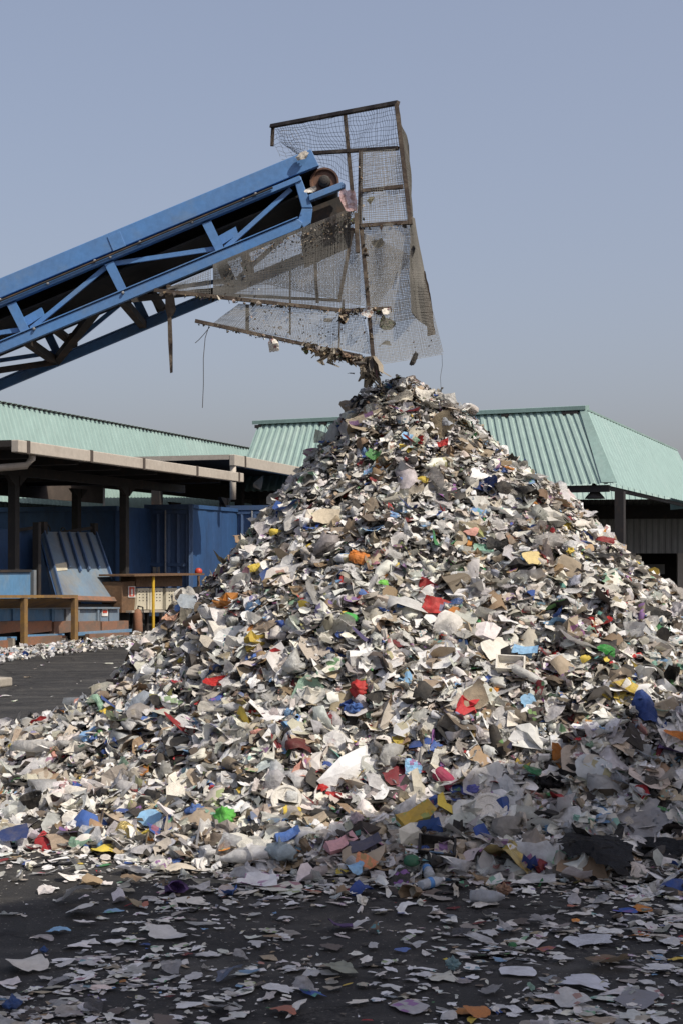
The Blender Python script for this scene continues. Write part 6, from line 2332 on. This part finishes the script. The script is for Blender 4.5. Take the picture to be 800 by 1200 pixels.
# things caught on the conveyor head and the cage
HANG = [
    (407, 236, 30, 'film', 'film', (0.55, 0.36, 0.36), 'plastic_bag', 'pinkish torn bag caught on the tip of the conveyor', 'bag', YN - 0.06, (0.2, -1, 0.1), 1.5),
    (364, 224, 16, 'strip', 'paper', (0.62, 0.60, 0.56), 'white_rag', 'white rag caught beside the conveyor drum', 'rag', YN + 0.05, (0, -1, 0.2), 0.4),
    (354, 184, 18, 'film', 'paper', (0.42, 0.39, 0.34), 'dusty_rag', 'dusty rag on top of the conveyor side plate', 'rag', Y0 - 0.03, (0, -1, 0.3), 0.2),
    (484, 421, 18, 'strip', 'paper', BLACK, 'black_scrap', 'black scrap hanging from the lower mesh edge', 'scrap', YN + .1, (0.2, -1, 0), 1.1),
    (482, 296, 16, 'strip', 'paper', BLACK, 'black_scrap', 'thin black scrap caught on the right edge of the mesh', 'scrap', YN - .03, (0.2, -1, 0), 1.3),
    (321, 406, 14, 'sheet', 'paper', WHITE, 'white_scrap', 'white scrap caught at the start of the debris on the lowest bar', 'scrap', YN - .06, (0, -1, 0.3), 0.2),
    (452, 366, 12, 'sheet', 'paper', WHITE, 'white_scrap', 'white scrap caught at the right end of the cage crossbar', 'scrap', YN - .05, (0, -1, 0.3), 0.5),
    (430, 367, 14, 'sheet', 'paper', LGREY, 'white_scrap', 'pale scrap caught where the crossbar meets the post', 'scrap', YN - .06, (0, -1, 0.2), 0.9),
    (441, 287, 16, 'sheet', 'paper', (0.33, 0.30, 0.20), 'falling_scrap', 'olive scrap falling inside the upper cage', 'scrap', 11.5, (0.4, -1, 0.5), 0.3),
    (453, 381, 20, 'sheet', 'paper', (0.50, 0.46, 0.30), 'falling_scrap', 'pale yellow scrap falling just right of the cage post', 'scrap', 11.5, (0.2, -0.8, 0.7), -0.4),
    (451, 405, 16, 'sheet', 'paper', (0.45, 0.43, 0.30), 'falling_scrap', 'pale olive scrap falling below the yellow one above the peak', 'scrap', 11.5, (-0.3, -0.8, 0.6), 0.7),
    (385, 377, 12, 'sheet', 'paper', (0.55, 0.54, 0.50), 'falling_scrap', 'whitish scrap falling behind the lower mesh left of the post', 'scrap', 11.4, (0, -0.8, 0.7), 0.0),
    (434, 235, 11, 'sheet', 'paper', (0.52, 0.47, 0.25), 'falling_scrap', 'small yellow scrap falling behind the second cage pane', 'scrap', 11.4, (0, -1, 0.2), 1.0),
    (411, 440, 9, 'strip', 'paper', (0.10, 0.10, 0.11), 'falling_scrap', 'tiny dark scrap falling left of the peak', 'scrap', 11.2, (0, -0.6, 0.8), 0.0),
]
for i, (u, v, s, kind, mk, colr, name, label, cat, Y, nrm, spin) in enumerate(HANG):
    piece(kind, i, mk, name, colr, s / F * Y, P(u, v, Y), nrm, spin, label, cat)


# bundle of rags hanging where the bars meet over the peak
def ragbundle(name, label, u, v, n, length, spread, seed, Y):
    rg = random.Random(seed)
    q = P(u, v, Y)
    th = thing(name, label, 'rags', tuple(q))
    for k in range(n):
        d = Vector((rg.gauss(0, spread), rg.gauss(0, spread), 0))
        L = length * rg.uniform(0.45, 1.1)
        w = rg.uniform(0.012, 0.03)
        ps = [q + d * 0.3 + Vector((0, 0, 0.02)), q + d * 0.7 + Vector((rg.gauss(0, .012), 0, -L * 0.35)), q + d + Vector((rg.gauss(0, .02), rg.gauss(0, .02), -L * 0.7)), q + d * 1.3 + Vector((rg.gauss(0, .025), rg.gauss(0, .02), -L))]
        a = rg.uniform(0, 3.14)
        s_ = Vector((math.cos(a), math.sin(a), 0)) * w
        vs, fs = [], []
        for i_, p_ in enumerate(ps):
            ww = s_ * (1.0, 1.1, 0.9, 0.35)[i_]
            off = Vector((-s_.y, s_.x, 0)) * 0.35 * (1 if i_ % 2 else -1)
            vs += [p_ - ww, p_ + off, p_ + ww]
        for i_ in range(3):
            b0 = i_ * 3
            fs += [(b0, b0 + 1, b0 + 4, b0 + 3), (b0 + 1, b0 + 2, b0 + 5, b0 + 4)]
        mb = MB()
        mb.add(vs, fs)
        o_ = mb.build('rag_strip', LM_OBJ['paper'], th)
        o_.color = (*rg.choice([(0.20, 0.17, 0.13), (0.30, 0.26, 0.20), (0.09, 0.075, 0.06), (0.40, 0.36, 0.29), (0.045, 0.04, 0.035)]), 1)


ragbundle('rag_bundle', 'brown bundle of rags hanging from the cage post over the peak', 434, 421, 34, 0.20, 0.035, 3, YN)
ragbundle('rag_bundle', 'tangle of brown rags hanging from the lowest bar left of the post', 391, 411, 16, 0.12, 0.05, 5, YN)

# loose strings
for name, label, pts, Y in (
    ('string', 'long loose string hanging from the left end of the lowest bar', ((247, 381), (241, 396), (239, 420), (238.5, 450), (238, 478)), YN),
    ('string', 'short frayed string forking off the long loose string', ((246, 383), (240, 392), (233, 398), (228, 402)), YN),
    ('string', 'thin string hanging from the right corner of the lower mesh', ((518, 414), (517, 428), (516, 442), (516, 460)), YN + 0.3),
):
    mb = MB()
    mb.path([P(u, v, Y) + Vector((rnd.gauss(0, .004), 0, 0)) for u, v in pts], 0.0028 if 'thin' not in label else 0.0016, 5)
    tag(mb.build(name, M['dark_steel']), label, 'string')
